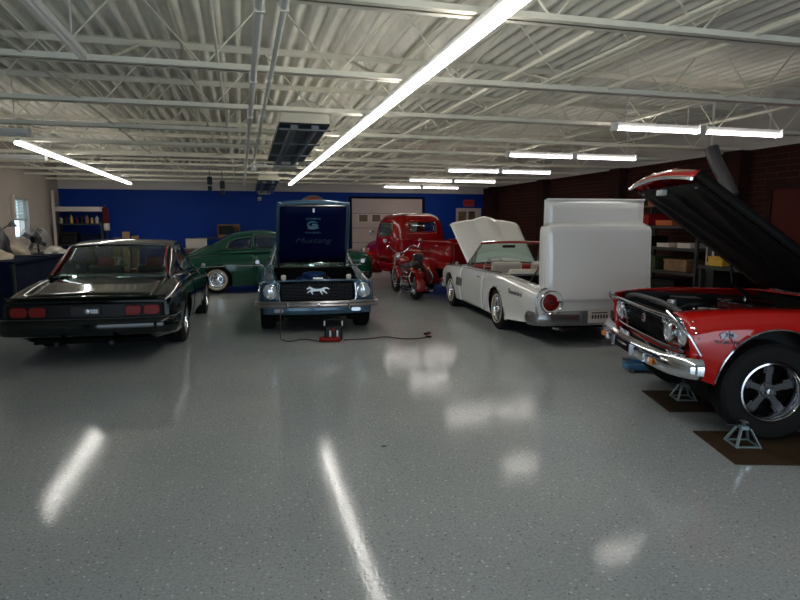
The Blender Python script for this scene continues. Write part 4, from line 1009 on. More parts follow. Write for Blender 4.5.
# engine bay
MB().b2(-.74, -.70, -.7, .7, .3, .9).build('firewall', 'black_matte', car)
for s in (-1, 1): MB().b2(-.7, .62, s*.69, s*.715, .40, .86).build('inner_fender', 'black_plastic', car)
MB().b2(.44, .50, -.40, .40, .40, .80).build('radiator', 'black_plastic', car, bev=.01)
MB().tube(spline([(.60, -.70, .80), (.60, -.45, .845), (.60, 0, .855), (.60, .45, .845), (.60, .70, .80)], 5), .022, 8).build('radiator_support', 'grey_metal', car)
MB().b2(.52, .64, -.68, .68, .74, .76).build('support_panel', 'black_plastic', car, bev=.01)
MB().b2(-.5, .3, -.24, .24, .42, .72).build('engine_block', 'grey_metal', car, bev=.03)
o = MB().lathe([(.17, .80), (.21, .80), (.215, .86), (.17, .86)], o=(-.2, 0, 0), n=36, close=True).build('air_cleaner', 'dark_red_door', car)
MB().lathe([(0, .895), (.05, .89), (.18, .885), (.225, .875), (.225, .865), (.0, .86)], o=(-.2, 0, 0), n=36).build('air_cleaner_lid', 'chrome', o); MB().cyl((-.2, 0, .88), (-.2, 0, .92), .012).build('wing_nut', 'chrome', o)
for s in (-1, 1): MB().box((-.15, s*.26, .74), (.62, .14, .09), RX(-s*30)).build('valve_cover', 'chrome', car, bev=.02)
MB().tube(spline([(.45, .22, .80), (.36, .30, .86), (.22, .25, .84), (.1, .12, .78)], 6), .028, 8).build('radiator_hose', 'black_plastic', car)
MB().lathe([(0, .04), (.035, .04), (.04, .0), (.03, -.04)], o=(.48, .10, .83), n=16).build('radiator_cap', 'silver', car)
MB().cyl((.38, .42, .83), (.20, .46, .84), .03, 12).build('ignition_coil', 'chrome', car); MB().cyl((.38, .50, .72), (.38, .50, .86), .045, 14).build('coolant_bottle', 'silver', car)
MB().box((.1, -.5, .74), (.26, .18, .2)).build('battery', 'black_plastic', car, bev=.01)
for q in range(4): MB().tube(spline([(.3-.2*q, .15, .8), (.28-.2*q, .25, .86), (.22-.2*q, .32, .76)], 5), .006, 5).build('spark_plug_wire', 'black_plastic', car)
# nose: grille, lamps, bumper
GX = .66
MB().prism([(-.50, .56), (.50, .56), (.50, .78), (-.50, .78)], 'X', GX-.05, GX-.04).build('grille_back', 'black_matte', car)
mb = MB()
for k in range(9): z = .575+.025*k; mb.b2(GX-.03+.3*(z-.67), GX-.015+.3*(z-.67), -.50, .50, z, z+.006)
for k in range(-12, 13): mb.b2(GX-.03, GX-.022, k*.04-.003, k*.04+.003, .565, .785)
mb.build('grille', 'grille_grey', car)
MB().tube(spline([(GX+.06, -.84, .80), (GX+.085, -.5, .80), (GX+.095, 0, .80), (GX+.085, .5, .80), (GX+.06, .84, .80)], 5), .016, 8).build('grille_top_moulding', 'chrome', car)
MB().tube(spline([(GX-.03, -.80, .545), (GX+.01, -.5, .545), (GX+.02, 0, .545), (GX+.01, .5, .545), (GX-.03, .80, .545)], 5), .012, 8).build('grille_lower_moulding', 'chrome', car)
o = MB().lathe([(0, .01), (.035, .008), (.04, 0)], o=(GX+.01, 0, .69), axis='X', n=16).build('grille_emblem', 'silver', car); text('lettering', 'SS', .055, 'red_box', o, V(GX+.022, 0, .69), Matrix(((0, 0, 1), (1, 0, 0), (0, 1, 0))).to_3x3(), .002)
mb = MB(); mb.grid([[V(GX+.05-.16*y*y+.45*(z-.62)*.9, y, z) for z in (.44, .50, .545)] for y in [-.86+1.72*k/20 for k in range(21)]]); mb.build('front_valance', 'red_paint', car, solid=.01, off=0)
for s in (-1, 1):
    mb = MB(); mb.grid([[V(GX+.05-.16*y*y+.30*(z-.67), s*y, z) for z in (.545, .60, .66, .72, .80)] for y in (.49, .56, .65, .74, .82, .88)]); mb.build('headlight_panel', 'chrome', car, solid=.01, off=0)
    for y in (.59, .77): lampset(car, 'headlight', GX+.06-.16*y*y, s*y, .672, .078)
    o = MB()
    for k in range(6): z = .575+.035*k; o.tube([V(GX-.045+.5*(z-.67), s*.875, z), V(GX-.045+.5*(z-.67)-.02, s*.905, z), V(GX-.075+.5*(z-.67), s*.93, z)], .008, 6)
    o.build('side_louver', 'chrome', car)
    MB().tube([V(GX+.10, s*.72, .85), V(GX+.07, s*.86, .79), V(GX-.01, s*.925, .68), V(GX-.09, s*.95, .55)], .011, 6).build('fender_edge_moulding', 'chrome', car)
pf = [(0, .345), (.045, .35), (.075, .385), (.08, .43), (.07, .475), (.045, .505), (0, .515)]
fb = bumper(car, 'front_bumper', [(a, b+.025) for a, b in pf], bpath(GX+.11, .945, .12, -.03, 1, .08), 'chrome')
for s in (-1, 1):
    MB().box((GX+.155, s*.60, .425), (.02, .15, .055), RZ(-s*10)).build('turn_signal', 'amber', fb, bev=.012); 
    MB().box((GX+.165, s*.50, .425), (.03, .02, .07)).build('signal_edge', 'chrome', fb, bev=.005)
MB().box((GX+.182, 0, .44), (.012, .42, .085)).build('plate_slot', 'black_matte', fb, bev=.01)
for y in (-.24, .24): MB().box((GX+.19, y, .435), (.03, .02, .10)).build('plate_bolt', 'dull_chrome', fb, bev=.004)
# fender badge: crossed flags and number
for s in (-1, 1):
    yb = yat(sh, .40, .70)+.006; fl = MB()
    fl.box((.415, s*yb, .715), (.06, .008, .04), RY(25)); fl.box((.355, s*yb, .715), (.06, .008, .04), RY(-25)); fl.cyl((.43, s*yb, .65), (.37, s*yb, .74), .004, 5).cyl((.34, s*yb, .65), (.40, s*yb, .74), .004, 5)
    o = fl.build('flag_badge', 'dull_chrome', car); Rz = Rside if s > 0 else Matrix(((1, 0, 0), (0, 0, -1), (0, 1, 0))).to_3x3()
    text('badge_number', '396', .045, 'black_plastic', o, V(.385, s*(yb+.007), .715), Rz, .002, .2); text('badge_lettering', 'TURBO-JET', .034, 'grey_metal', o, V(.385, s*(yb+.004), .66), Rz, .002, 0, sx=1.15)
for x in (0, -2.9):
    for s in (-1, 1): wheel(car, x, s*.80, .375, .25, 'cragar', .225, z=.285 if x == 0 else .175)
MB().cyl((0, -.8, .27), (0, .8, .27), .035).build('front_axle', 'black_matte', car)
for s in (-1, 1): MB().box((.05, s*.50, .22), (.14, .20, .08)).build('control_arm', 'black_matte', car, bev=.01)
# raised hood
HA = math.radians(34.5); hx, hz, L = -.74, 1.0, 1.64
hood = None; P = []
for i in range(21):
    a = L*i/20; t = a/L
    P.append([hp(a+.04*(1-v*v)*t, (.72-.02*t)*v, .03*(1-v*v)+.05*max(0, 1-abs(abs(v)-.35)/.2)*(1 if t > .15 else t/.15)*.5-.035*max(0, (abs(v)-.9)/.1)) for v in [-1+2*k/28 for k in range(29)]])
hood = MB().grid(P).build('hood', 'red_paint', car, solid=.014)
def fe(v, d, o=0): t = 1; return hp(L+.04*(1-v*v)+o, .70*v, .03*(1-v*v)+d)
mb = MB(); mb.grid([[fe(v, .0, 0), fe(v, -.035, .012), fe(v, -.075, .005)] for v in [-1+2*k/24 for k in range(25)]]); mb.build('hood_lip', 'red_paint', hood, solid=.012, off=0)
mb = MB().tube([fe(v, -.08, .01) for v in [-1+2*k/24 for k in range(25)]], .014, 8); mb.build('hood_moulding', 'chrome', hood)
P = []
for i in range(19):
    a = .04+(L-.10)*i/18; t = a/L
    P.append([hp(a, .68*v, -.035-.022*(1 if (abs(v) > .82 or t < .12 or t > .88 or abs(abs(v)-t*.75) < .09 or abs(v) < .06) else 0)) for v in [-1+2*k/30 for k in range(31)]])
MB().grid(P).build('hood_liner', 'liner', hood, solid=.01, ang=50)
for s in (-1, 1): MB().grid([[hp(.03, s*.732, .01), hp(.03, s*.732, -.06)], [hp(L, s*.712, .01), hp(L, s*.712, -.06)]]).build('hood_side_flange', 'liner', hood, solid=.012, off=0)
for s in (-1, 1):
    MB().tube([V(-.62, s*.64, .84), V(-.40, s*.64, .98), hp(.42, s*.64, -.06)], .016, 6).build('hood_hinge', 'black_plastic', hood)
    MB().lathe([(0, -.01), (.018, 0), (.0, .012)], o=hp(L-.10, s*.58, -.075), n=10).build('rubber_stop', 'silver', hood)
MB().box(hp(L-.07, 0, -.11), (.05, .12, .05)).build('hood_latch', 'silver', hood, bev=.006)
# stands, boards
def jack_stand():
    t = empty('jack_stand')
    for sx in (-1, 1):
        for sy in (-1, 1): MB().box((sx*.075, sy*.075, .115), (.04, .012, .26), RX(sy*16) @ RY(-sx*16)).build('leg', 'stand_paint', t, bev=.003)
    for sx in (-1, 1): MB().b2(sx*.105-.012, sx*.105+.012, -.11, .11, 0, .018).build('foot_bar', 'stand_paint', t)
    for sy in (-1, 1): MB().b2(-.11, .11, sy*.105-.012, sy*.105+.012, .0, .012).build('foot_bar', 'stand_paint', t)
    MB().box((0, 0, .235), (.085, .085, .05), taper=.8).build('collar', 'stand_paint', t, bev=.005); MB().cyl((0, 0, .2), (0, 0, .31), .018, 10).build('post', 'grey_metal', t)
    MB().box((0, 0, .315), (.09, .05, .018)).build('saddle', 'grey_metal', t, bev=.004); MB().tube([V(0, .03, .24), V(0, .12, .27), V(0, .16, .26)], .007, 6).build('ratchet_handle', 'grey_metal', t)
    return t
a = jack_stand(); a.location = (3.59, 3.54, .012); a.rotation_euler = (0, 0, D(73)); a.scale = (.8, .8, .55); tag(a, 'blue-grey jack stand on the nearer brown board, beside the red car wheel', 'jack stand', 'jack stands')
b = dup(a); b.location = (4.0, 4.66, .012); tag(b, 'blue-grey jack stand on the farther brown board under the chrome bumper', 'jack stand', 'jack stands')
def board(p, label):
    fx, fy = math.cos(D(163)), math.sin(D(163)); L2, W2 = 1.5, .66
    o = MB().b2(-L2, 0, 0, W2, 0, .012).build('floor_board', 'brown_board', bev=.003); o.location = (p[0], p[1], 0); o.rotation_euler = (0, 0, D(163)); tag(o, label, 'board', 'brown floor boards'); return o
o = board((3.80, 5.00), 'brown flat board on the floor under the red car, farther of two'); o.rotation_euler = (0, 0, D(163)); 
o2 = board((3.44, 3.88), 'brown flat board beneath the red car front wheel, nearer of two')
for q in (o, o2): q.data.transform(Matrix.Translation((0, 0, 0)))
t = thing('floor_jack', 'small light blue jack low on the floor behind the chrome bumper', 'jack', (4.36, 5.72, 0), D(160))
MB().b2(-.22, .22, -.10, .10, .02, .09).build('body', 'blue_rag', t, bev=.02); MB().box((.05, 0, .11), (.3, .06, .04), RY(-8)).build('lift_arm', 'blue_rag', t, bev=.01)
MB().cyl((.2, 0, .12), (.2, 0, .15), .04).build('saddle', 'grey_metal', t)
for s in (-1, 1):
    for x in (-.17, .17): MB().cyl((x, s*.10, .03), (x, s*.13, .03), .03, 12).build('wheel', 'grey_metal', t)

# ================================================================ red vintage pickup, tail towards the camera
car = thing('pickup_truck', 'glossy red vintage pickup truck in front of the pale overhead door', 'truck', (4.47, 15.95, 0), D(103), s=1.06)
def sup(a, hx, hy, e=.42):
    c, s = math.cos(a), math.sin(a); return (hx*math.copysign(abs(c)**e, c), hy*math.copysign(abs(s)**e, s))
lv = [(.42, .74, .70, 0), (.8, .76, .74, 0), (1.15, .75, .745, 0), (1.25, .73, .735, 0), (1.45, .69, .70, -.01), (1.62, .64, .655, -.02), (1.74, .56, .58, -.03), (1.80, .44, .46, -.04), (1.83, .24, .25, -.04), (1.835, .01, .01, -.04)]
zs = [q[0] for q in lv]; F = [pchip(zs, [q[k] for q in lv]) for k in (1, 2, 3)]
Z = sorted(set([.42, .6, .8, 1.0, 1.12, 1.19, 1.25, 1.31, 1.37, 1.43, 1.49, 1.55, 1.60, 1.65, 1.69, 1.73, 1.76, 1.79, 1.81, 1.825, 1.834])); NA = 96
G = []
for z in Z:
    r = []
    for k in range(NA):
        a = 2*PI*k/NA; x, y = sup(a, F[0](z), F[1](z)); r.append(V(x+F[2](z), y, z))
    G.append(r)
def cls(i, k):
    z = (Z[i]+Z[i+1])/2; p = (G[i][k]+G[i+1][(k+1) % NA])/2
    if 1.25 < z < 1.58:
        if p.x < -.5 and abs(p.y) < .36 and 1.37 < z: return 'rear_window'
        if p.x > .45 and abs(p.y) < .56: return 'windshield'
        if abs(p.y) > .5 and -.36 < p.x < .42: return 'side_window'
    if z < 1.25 and abs(p.y) > .55 and -.45 < p.x < .52 and z > .55: return 'door'
    return 'cab'
gp = {}
for i in range(len(Z)-1):
    for k in range(NA):
        c = cls(i, k); sd = (G[i][k].y > 0) if c in ('door', 'side_window') else 0; gp.setdefault((c, sd), []).append((i, k))
cab = None
for key, fs in sorted(gp.items(), key=str):
    mb = MB(); ix = {}
    for i, k in fs:
        f = []
        for q in ((i, k), (i, (k+1) % NA), (i+1, (k+1) % NA), (i+1, k)):
            if q not in ix: ix[q] = len(mb.v); mb.v.append(tuple(G[q[0]][q[1]]))
            f.append(ix[q])
        mb.f.append(tuple(f)); mb.m.append(0)
    mb.build(key[0], 'glass' if 'win' in key[0] else 'truck_red', car, ang=60, solid=.015, recalc=False)
for s in (-1, 1):
    for w0, w1, z0, z1 in ((-.38, .44, 1.24, 1.59),):
        q = [V(x, s*(sup(math.acos(max(-1, min(1, math.copysign(abs((x-F[2](z))/F[0](z))**(1/.42), x)))), F[0](z), F[1](z))[1]+.004), z) for x, z in ((w0, z0), (0, z0), (w1, z0), (w1-.02, z1), (0, z1), (w0+.03, z1), (w0, z0))]
        MB().tube(q, .010, 6).build('window_trim', 'truck_red', car)
MB().b2(-.6, .6, -.6, .6, .45, .5).build('cab_floor', 'black_vinyl', car); seat(car, -.30, 0, 1.1, .78, 'white_vinyl', .5, 'bench_seat'); MB().box((.5, 0, 1.14), (.2, 1.2, .14)).build('dashboard', 'truck_red', car, bev=.04); steering(car, .25, .35, 1.2)
mb = MB(); mb.cyl((.45, .70, 1.25), (.50, .82, 1.32), .008, 6).lathe([(0, -.02), (.06, -.015), (.065, 0), (0, 0)], o=(.50, .85, 1.34), axis='X', n=18); mb.build('side_mirror', 'chrome', car)
for s in (-1, 1): MB().box((-.30, s*.76, 1.10), (.14, .025, .025)).build('door_handle', 'chrome', car, bev=.006)
MB().box((-.765, 0, .98), (.02, .9, .30)).build('back_panel_bead', 'truck_red', car, bev=.008)
# engine hood
hs2 = [(.55, ctl([.62, .66, .66, .60, .35, 0], [.5, .8, 1.0, 1.13, 1.2, 1.22])), (1.3, ctl([.50, .56, .57, .50, .28, 0], [.5, .75, .93, 1.07, 1.14, 1.16])), (1.95, ctl([.30, .36, .37, .32, .18, 0], [.5, .7, .88, 1.0, 1.06, 1.08]))]
Shell(hs2).build(lambda x, j: 'hood', car, {'*': 'truck_red'}, cap1='hood')
MB().lathe([(.0, .0), (.02, 0), (.02, .03), (0, .03)], o=(1.97, 0, .85), axis='X').b2(1.93, 1.97, -.28, .28, .5, .98).build('grille', 'chrome', car, bev=.01)
# fenders (bulged half shells)
def fender(xc, r, y0, y1, front):
    for s in (-1, 1):
        P = []
        for i in range(19):
            a = math.radians(-8+196*i/18); row = []
            for j in range(9):
                t = j/8; rr = r*(1.13-.13*t**3); row.append(V(xc+rr*math.cos(a)*(1.15 if front else 1.12), s*(y0+(y1-y0)*math.sin(t*PI/2)), .33+rr*math.sin(a)*(1.0 if t < .9 else .97)))
            P.append(row)
        MB().grid(P).build('front_fender' if front else 'rear_fender', 'truck_red', car, ang=50, solid=.012, off=0)
fender(1.35, .44, .42, .86, True); fender(-2.0, .42, .66, .90, False)
for s in (-1, 1):
    MB().b2(-1.5, .85, s*.68, s*.90, .40, .44).build('running_board', 'truck_red', car, bev=.01)
    MB().lathe([(0, .09), (.06, .08), (.10, .03), (.105, 0), (.08, -.08), (0, -.14)], o=(1.65, s*.55, .82), axis='X', n=20).build('headlight', 'chrome', car)
    wheel(car, 1.35, s*.72, .36, .2, 'steel', .2); wheel(car, -2.0, s*.74, .36, .24, 'steel', .2)
# bed
bed = MB(); bed.b2(-3.05, -.86, .64, .68, .60, 1.16).b2(-3.05, -.86, -.68, -.64, .60, 1.16).b2(-.90, -.86, -.66, .66, .60, 1.16).build('cargo_bed', 'truck_red', car, bev=.008)
for s in (-1, 1): MB().cyl((-3.07, s*.67, 1.165), (-.86, s*.67, 1.165), .028, 10).build('bed_rail', 'truck_red', car)
MB().b2(-3.05, -.88, -.64, .64, .60, .64).build('bed_floor', 'wood', car)
tg = MB().b2(-3.10, -3.06, -.64, .64, .60, 1.15).build('tailgate', 'truck_red', car, bev=.01); MB().box((-3.105, 0, .88), (.014, 1.0, .3)).build('tailgate_panel', 'truck_red', tg, bev=.006)
for s in (-1, 1): MB().lathe([(0, -.03), (.05, -.02), (.055, 0), (.05, .04)], o=(-3.12, s*.74, .72), axis='X', n=16).build('tail_light', 'tail_red', car)
bumper(car, 'rear_bumper', [(0, .38), (.04, .4), (.04, .48), (0, .5)], bpath(-3.2, .78, .1, .1, -1, .03)); bumper(car, 'front_bumper', [(0, .38), (.04, .4), (.04, .48), (0, .5)], bpath(2.15, .8, .15, .1, 1, .08))
MB().b2(-3.15, 2.1, -.4, .4, .34, .44).build('chassis', 'black_matte', car)

# ================================================================ motorcycle
bk = thing('motorcycle', 'dark red and chrome motorcycle seen from behind, standing near the white convertible', 'motorcycle', (3.66, 12.55, 0), D(92), s=.95)
def bwheel(x, r, w, nm):
    t = MB().lathe([(r-.11, -w*.4), (r-.06, -w*.5), (r-.02, -w*.4), (r, 0), (r-.02, w*.4), (r-.06, w*.5), (r-.11, w*.4)], axis='Y', n=36).build('wheel', 'rubber', bk); t.location = (x, 0, r); lab(t, nm)
    MB().lathe([(r-.105, -w*.35), (r-.13, -w*.3), (r-.13, w*.3), (r-.105, w*.35)], axis='Y', n=36).build('rim', 'chrome', t)
    mb = MB()
    for k in range(20):
        a = 2*PI*k/20; mb.cyl((.03*math.cos(a+.4), .03*(-1)**k, .03*math.sin(a+.4)), ((r-.12)*math.cos(a), 0, (r-.12)*math.sin(a)), .0035, 4)
    mb.cyl((0, -.06, 0), (0, .06, 0), .035, 14); mb.build('spokes', 'chrome', t); return t
bwheel(0, .32, .15, 'rear tire'); bwheel(1.62, .33, .11, 'front tire')
def bfender(xc, r, w, a0, a1, nm):
    P = [[V(xc+r*math.cos(a)*(1-.07*(2*t-1)**2), w*(t-.5), .325+r*math.sin(a)*(1-.07*(2*t-1)**2)-.03*(2*t-1)**2) for t in [k/8 for k in range(9)]] for a in [math.radians(a0+(a1-a0)*i/16) for i in range(17)]]
    return MB().grid(P).build(nm, 'truck_red', bk, ang=60, solid=.006, off=0)
fd = bfender(0, .385, .22, 30, 195, 'rear_fender'); bfender(1.62, .375, .15, 20, 170, 'front_fender')
MB().lathe([(0, -.05), (.05, -.045), (.06, 0)], o=(-.36, 0, .62), axis='X', n=16).build('tail_light', 'tail_red', bk)
for s in (-1, 1):
    o = MB().box((-.05, s*.22, .56), (.52, .14, .30)).build('saddlebag', 'dark_red_door', bk, bev=.06, seg=4)
    for z in (.46, .56, .66): MB().box((-.06, s*.292, z), (.46, .01, .014)).build('chrome_strip', 'chrome', o, bev=.004)
    MB().tube(spline([(-.34, s*.20, .72), (-.36, s*.28, .55), (-.33, s*.22, .40)], 5), .012, 6).build('bag_guard', 'chrome', o)
    MB().tube(spline([(.75, s*.10, .42), (.55, s*.20, .26), (.1, s*.22, .24), (-.55, s*.24, .27)], 6), [.02]*6+[.024]*6+[.038]*7, 10).build('exhaust_pipe', 'chrome', bk)
    MB().cyl((.02, s*.13, .34), (.25, s*.15, .66), .026, 10).build('shock_absorber', 'chrome', bk); MB().cyl((1.62, s*.10, .33), (1.30, s*.10, .98), .024, 10).build('fork_leg', 'chrome', bk)
    MB().lathe([(0, -.03), (.03, -.02), (.035, 0), (.03, .03)], o=(-.30, s*.20, .74), axis='X', n=14).build('turn_signal', 'amber', bk)
MB().sph((.45, 0, .76), .14, sc=(2.1, 1.1, .55)).build('seat', 'black_vinyl', bk); MB().sph((.10, 0, .82), .12, sc=(1.6, 1.0, .6)).build('passenger_pad', 'black_vinyl', bk)
MB().tube(spline([(-.05, -.13, .80), (-.18, -.11, 1.05), (-.18, .11, 1.05), (-.05, .13, .80)], 5), .011, 6).build('sissy_bar', 'chrome', bk); MB().box((-.15, 0, .98), (.05, .22, .16)).build('backrest', 'black_vinyl', bk, bev=.03)
MB().sph((.95, 0, .84), .16, n=20, sc=(1.75, .95, .8)).build('fuel_tank', 'truck_red', bk)
for s, a in ((1, 25), (-1, -25)):
    c = V(.78+s*.07, 0, .48); d = V(math.sin(math.radians(a)), 0, math.cos(math.radians(a))); mb = MB()
    for k in range(8): mb.cyl(c+d*(.06+.028*k), c+d*(.078+.028*k), .085 if k < 7 else .07, 16)
    mb.cyl(c, c+d*.27, .062, 12); mb.build('cylinder', 'alu', bk)
MB().box((.72, 0, .38), (.5, .22, .22)).build('crankcase', 'dull_chrome', bk, bev=.06, seg=3); MB().cyl((.80, -.11, .42), (.80, -.17, .42), .09).build('primary_cover', 'chrome', bk)
MB().tube([V(1.34, 0, .92), V(1.1, 0, .60), V(1.0, 0, .26), V(.35, 0, .26), V(.3, 0, .6), V(1.28, 0, .88)], .022, 8).build('frame', 'black_plastic', bk)
MB().lathe([(0, .09), (.07, .08), (.095, .03), (.09, -.03), (.05, -.10), (0, -.12)], o=(1.46, 0, .92), axis='X', n=20).build('headlight', 'chrome', bk)
MB().tube(spline([(.92, .42, 1.13), (1.05, .40, 1.16), (1.22, .30, 1.20), (1.30, .10, 1.04), (1.30, -.10, 1.04), (1.22, -.30, 1.20), (1.05, -.40, 1.16), (.92, -.42, 1.13)], 6), .014, 8).build('handlebar', 'chrome', bk)
for s in (-1, 1):
    MB().cyl((.86, s*.43, 1.12), (1.02, s*.405, 1.155), .02, 10).build('grip', 'black_plastic', bk)
    mb = MB(); mb.cyl((1.06, s*.40, 1.16), (1.04, s*.44, 1.30), .006, 6).lathe([(0, -.015), (.045, -.01), (.05, 0), (0, 0)], o=(1.04, s*.45, 1.33), axis='X', n=16); mb.build('mirror', 'chrome', bk)
    MB().box((.75, s*.24, .30), (.12, .14, .02)).build('footboard', 'black_plastic', bk, bev=.006)
MB().cyl((.55, .12, .25), (.50, .30, .01), .012, 8).build('kickstand', 'chrome', bk)

# ================================================================ things on the floor
t = thing('battery_charger', 'small black and silver power pack with red base on the floor before the blue coupe', 'charger', (1.22, 8.36, 0), D(-8))
MB().box((0, .06, .11), (.26, .16, .20), taper=.92).build('body', 'black_plastic', t, bev=.02); MB().box((-.05, -.04, .035), (.30, .18, .05)).build('base', 'red_box', t, bev=.015)
MB().tube(spline([(-.12, .06, .19), (-.13, .05, .27), (-.10, .04, .295), (0, .04, .30), (.10, .04, .295), (.13, .05, .27), (.12, .06, .19)], 4), .013, 8).build('handle', 'black_plastic', t)
for s in (-1, 1): MB().box((s*.125, .03, .25), (.022, .03, .07)).build('handle_end', 'white_lamp', t, bev=.006)
for x in (-.045, .055): MB().box((x, -.035, .11), (.026, .02, .09)).build('clamp_holder', 'silver', t, bev=.006)
MB().lathe([(0, -.012), (.02, -.01), (.025, 0)], o=(0, -.03, .17), axis='Y', n=14).build('gauge', 'red_box', t)
def cable(pts, label, r=.008, ends=('black_plastic', 'black_plastic')):
    o = tag(MB().tube(spline(pts, 7), r, 6).build('power_cable', 'cable'), label, 'cable'); return o
o = cable([(1.36, 8.33, .012), (1.7, 8.34, .01), (2.0, 8.42, .01), (2.2, 8.22, .01), (2.42, 8.18, .01), (2.6, 8.28, .01), (2.64, 8.45, .012)], 'dark cable lying on the floor to the right of the power pack')
MB().box((2.66, 8.50, .02), (.06, .14, .025), RZ(-40)).build('clamp', 'dark_red_door', o, bev=.006); MB().box((2.60, 8.24, .02), (.05, .08, .025), RZ(30)).build('clamp', 'black_plastic', o, bev=.006)
cable([(1.02, 8.30, .012), (.95, 8.42, .01), (.80, 8.55, .01), (.62, 8.42, .01), (.52, 8.55, .01), (.50, 8.72, .02), (.51, 8.74, .3), (.52, 8.78, .42)], 'thin cable running from the power pack up to the blue coupe', .007)
tag(MB().sph((0, 0, .004), .02, sc=(1.2, .7, .2)).build('oil_spot', 'oil'), 'tiny dark speck on the open floor in the foreground', 'speck').location = (.98, 4.2, 0)

# ================================================================ left rear corner
t = thing('workbench', 'long workbench with dark navy cloth front along the left wall', 'workbench', (-4.50, 13.0, 0))
MB().b2(-.82, .82, -1.7, 1.7, .98, 1.03).build('bench_top', 'navy_cloth', t, bev=.006); MB().b2(-.80, .80, -1.69, 1.69, .02, .975).build('skirt', 'navy_cloth', t, bev=.02)
for x in (-.78, .78):
    for y in (-1.66, 1.66): MB().b2(x-.03, x+.03, y-.03, y+.03, 0, .98).build('leg', 'shelf_grey', t)
def heap(name, label, cat, loc, sc, mat, seed, grp=None):
    random.seed(seed); ph = [(random.uniform(2, 5), random.uniform(0, 6), random.uniform(2, 5), random.uniform(0, 6)) for _ in range(4)]
    P = []
    for i in range(15):
        th = PI/2*i/14; P.append([])
        for j in range(29):
            a = 2*PI*j/28; r = 1+.10*sum(math.sin(p[0]*th*1.5+p[1])*math.cos(round(p[2])*a+p[3]) for p in ph)*math.sin(th)
            P[-1].append(V(sc[0]*r*math.sin(th)*math.cos(a), sc[1]*r*math.sin(th)*math.sin(a), sc[2]*max(0, r*math.cos(th)*(1-.2*math.sin(th)))))
    o = MB().grid(P).build(name, mat, ang=60); o.location = loc; tag(o, label, cat, grp); return o
zb = 1.035
heap('cloth_bundle', 'cream cloth bundle at the front of the left workbench, left of the fan', 'cloth', (-4.28, 12.0, zb), (.34, .34, .22), 'cream_cloth', 1, 'cloth bundles')
heap('cloth_bundle', 'larger pale cloth bundle heaped on the left workbench behind the fan', 'cloth', (-4.50, 13.75, zb), (.40, .36, .30), 'cream_cloth', 2, 'cloth bundles')
heap('cloth_bundle', 'small pale bundle at the far end of the left workbench', 'cloth', (-3.85, 14.2, zb), (.22, .30, .16), 'white_vinyl', 3, 'cloth bundles')
heap('garment_bag', 'dark rounded bag on top of the pile at the far left', 'bag', (-4.42, 12.85, zb), (.20, .26, .60), 'black_vinyl', 4)
t = thing('shop_fan', 'round wire-caged fan standing on the left workbench', 'fan', (-3.82, 12.9, zb), D(-8))
mb = MB(); R = .26; cz = .32
for k in range(32):
    a = 2*PI*k/32; c, s = math.cos(a), math.sin(a); mb.tube([V(.06*c, -.11, cz+.06*s), V(R*.7*c, -.10, cz+R*.7*s), V(R*c, -.03, cz+R*s), V(R*c, .03, cz+R*s), V(R*.7*c, .10, cz+R*.7*s), V(.08*c, .11, cz+.08*s)], .0022, 4, caps=False)
mb.build('cage_wires', 'dull_chrome', t)
for y, rr in ((0, R), (-.10, R*.7), (.10, R*.7)): MB().tube([V(rr*math.cos(2*PI*k/36), y, cz+rr*math.sin(2*PI*k/36)) for k in range(36)], .006, 6, closed=True).build('cage_ring', 'dull_chrome', t)
for k in range(4):
    a = 2*PI*k/4+.5; Rm = Matrix.Rotation(a, 3, 'Y'); MB().box(Rm @ V(.13, 0, 0)+V(0, 0, cz), (.20, .006, .09), Rm @ RX(28)).build('blade', 'grey_metal', t, bev=.002)
MB().cyl((0, -.03, cz), (0, .16, cz), .075, 16).cyl((0, -.05, cz), (0, -.03, cz), .05, 16).build('motor', 'black_plastic', t, bev=.01)
MB().tube([V(0, .12, cz-.05), V(0, .14, .05)], .018, 8).build('post', 'black_plastic', t); MB().lathe([(0, 0), (.17, 0), (.17, .015), (.05, .03), (0, .03)], o=(0, .12, 0), n=24).build('base', 'black_plastic', t)
# things at the window sill end of the bench
t = thing('table_lamp', 'small dark swing-arm lamp near the window at the left', 'lamp', (-5.0, 14.4, zb)); MB().cyl((0, 0, 0), (0, 0, .02), .09).build('base', 'black_plastic', t); MB().tube([V(0, 0, 0), V(.02, 0, .4), V(.3, 0, .62)], .012, 6).build('arm', 'black_plastic', t); MB().lathe([(.03, .05), (.10, -.06)], o=(.33, 0, .62), n=18).build('lamp_shade', 'grey_metal', t, solid=.004)
# storage rack
def rack(name, label, loc, w, d, levels, mat='shelf_grey', rz=0):
    t = thing(name, label, 'shelf', loc, rz)
    for x in (-w/2, w/2):
        for y in (-d/2, d/2): MB().b2(x-.025, x+.025, y-.025, y+.025, 0, levels[-1]+.06).build('post', mat, t)
    for z in levels: MB().b2(-w/2, w/2, -d/2, d/2, z-.05, z).build('shelf_board', mat, t)
    return t
t = rack('storage_rack', 'dark storage rack in the far left corner with a white top band', (-4.68, 20.2, 0), 1.25, .7, [.5, 1.05, 1.67])
MB().b2(-.62, .66, -.36, .34, 2.02, 2.16).build('top_band', 'white_box', t, bev=.01)
for x in (-.6, .62): MB().b2(x-.02, x+.02, .26, .3, 1.7, 2.1).build('post', 'shelf_grey', t)
t = tag(MB().b2(-.035, .035, -.035, .035, 0, 2.62).build('white_pole', 'white_box', bev=.01), 'white upright pole beside the far left storage rack', 'pole'); t.location = (-5.28, 19.7, 0)
random.seed(5)
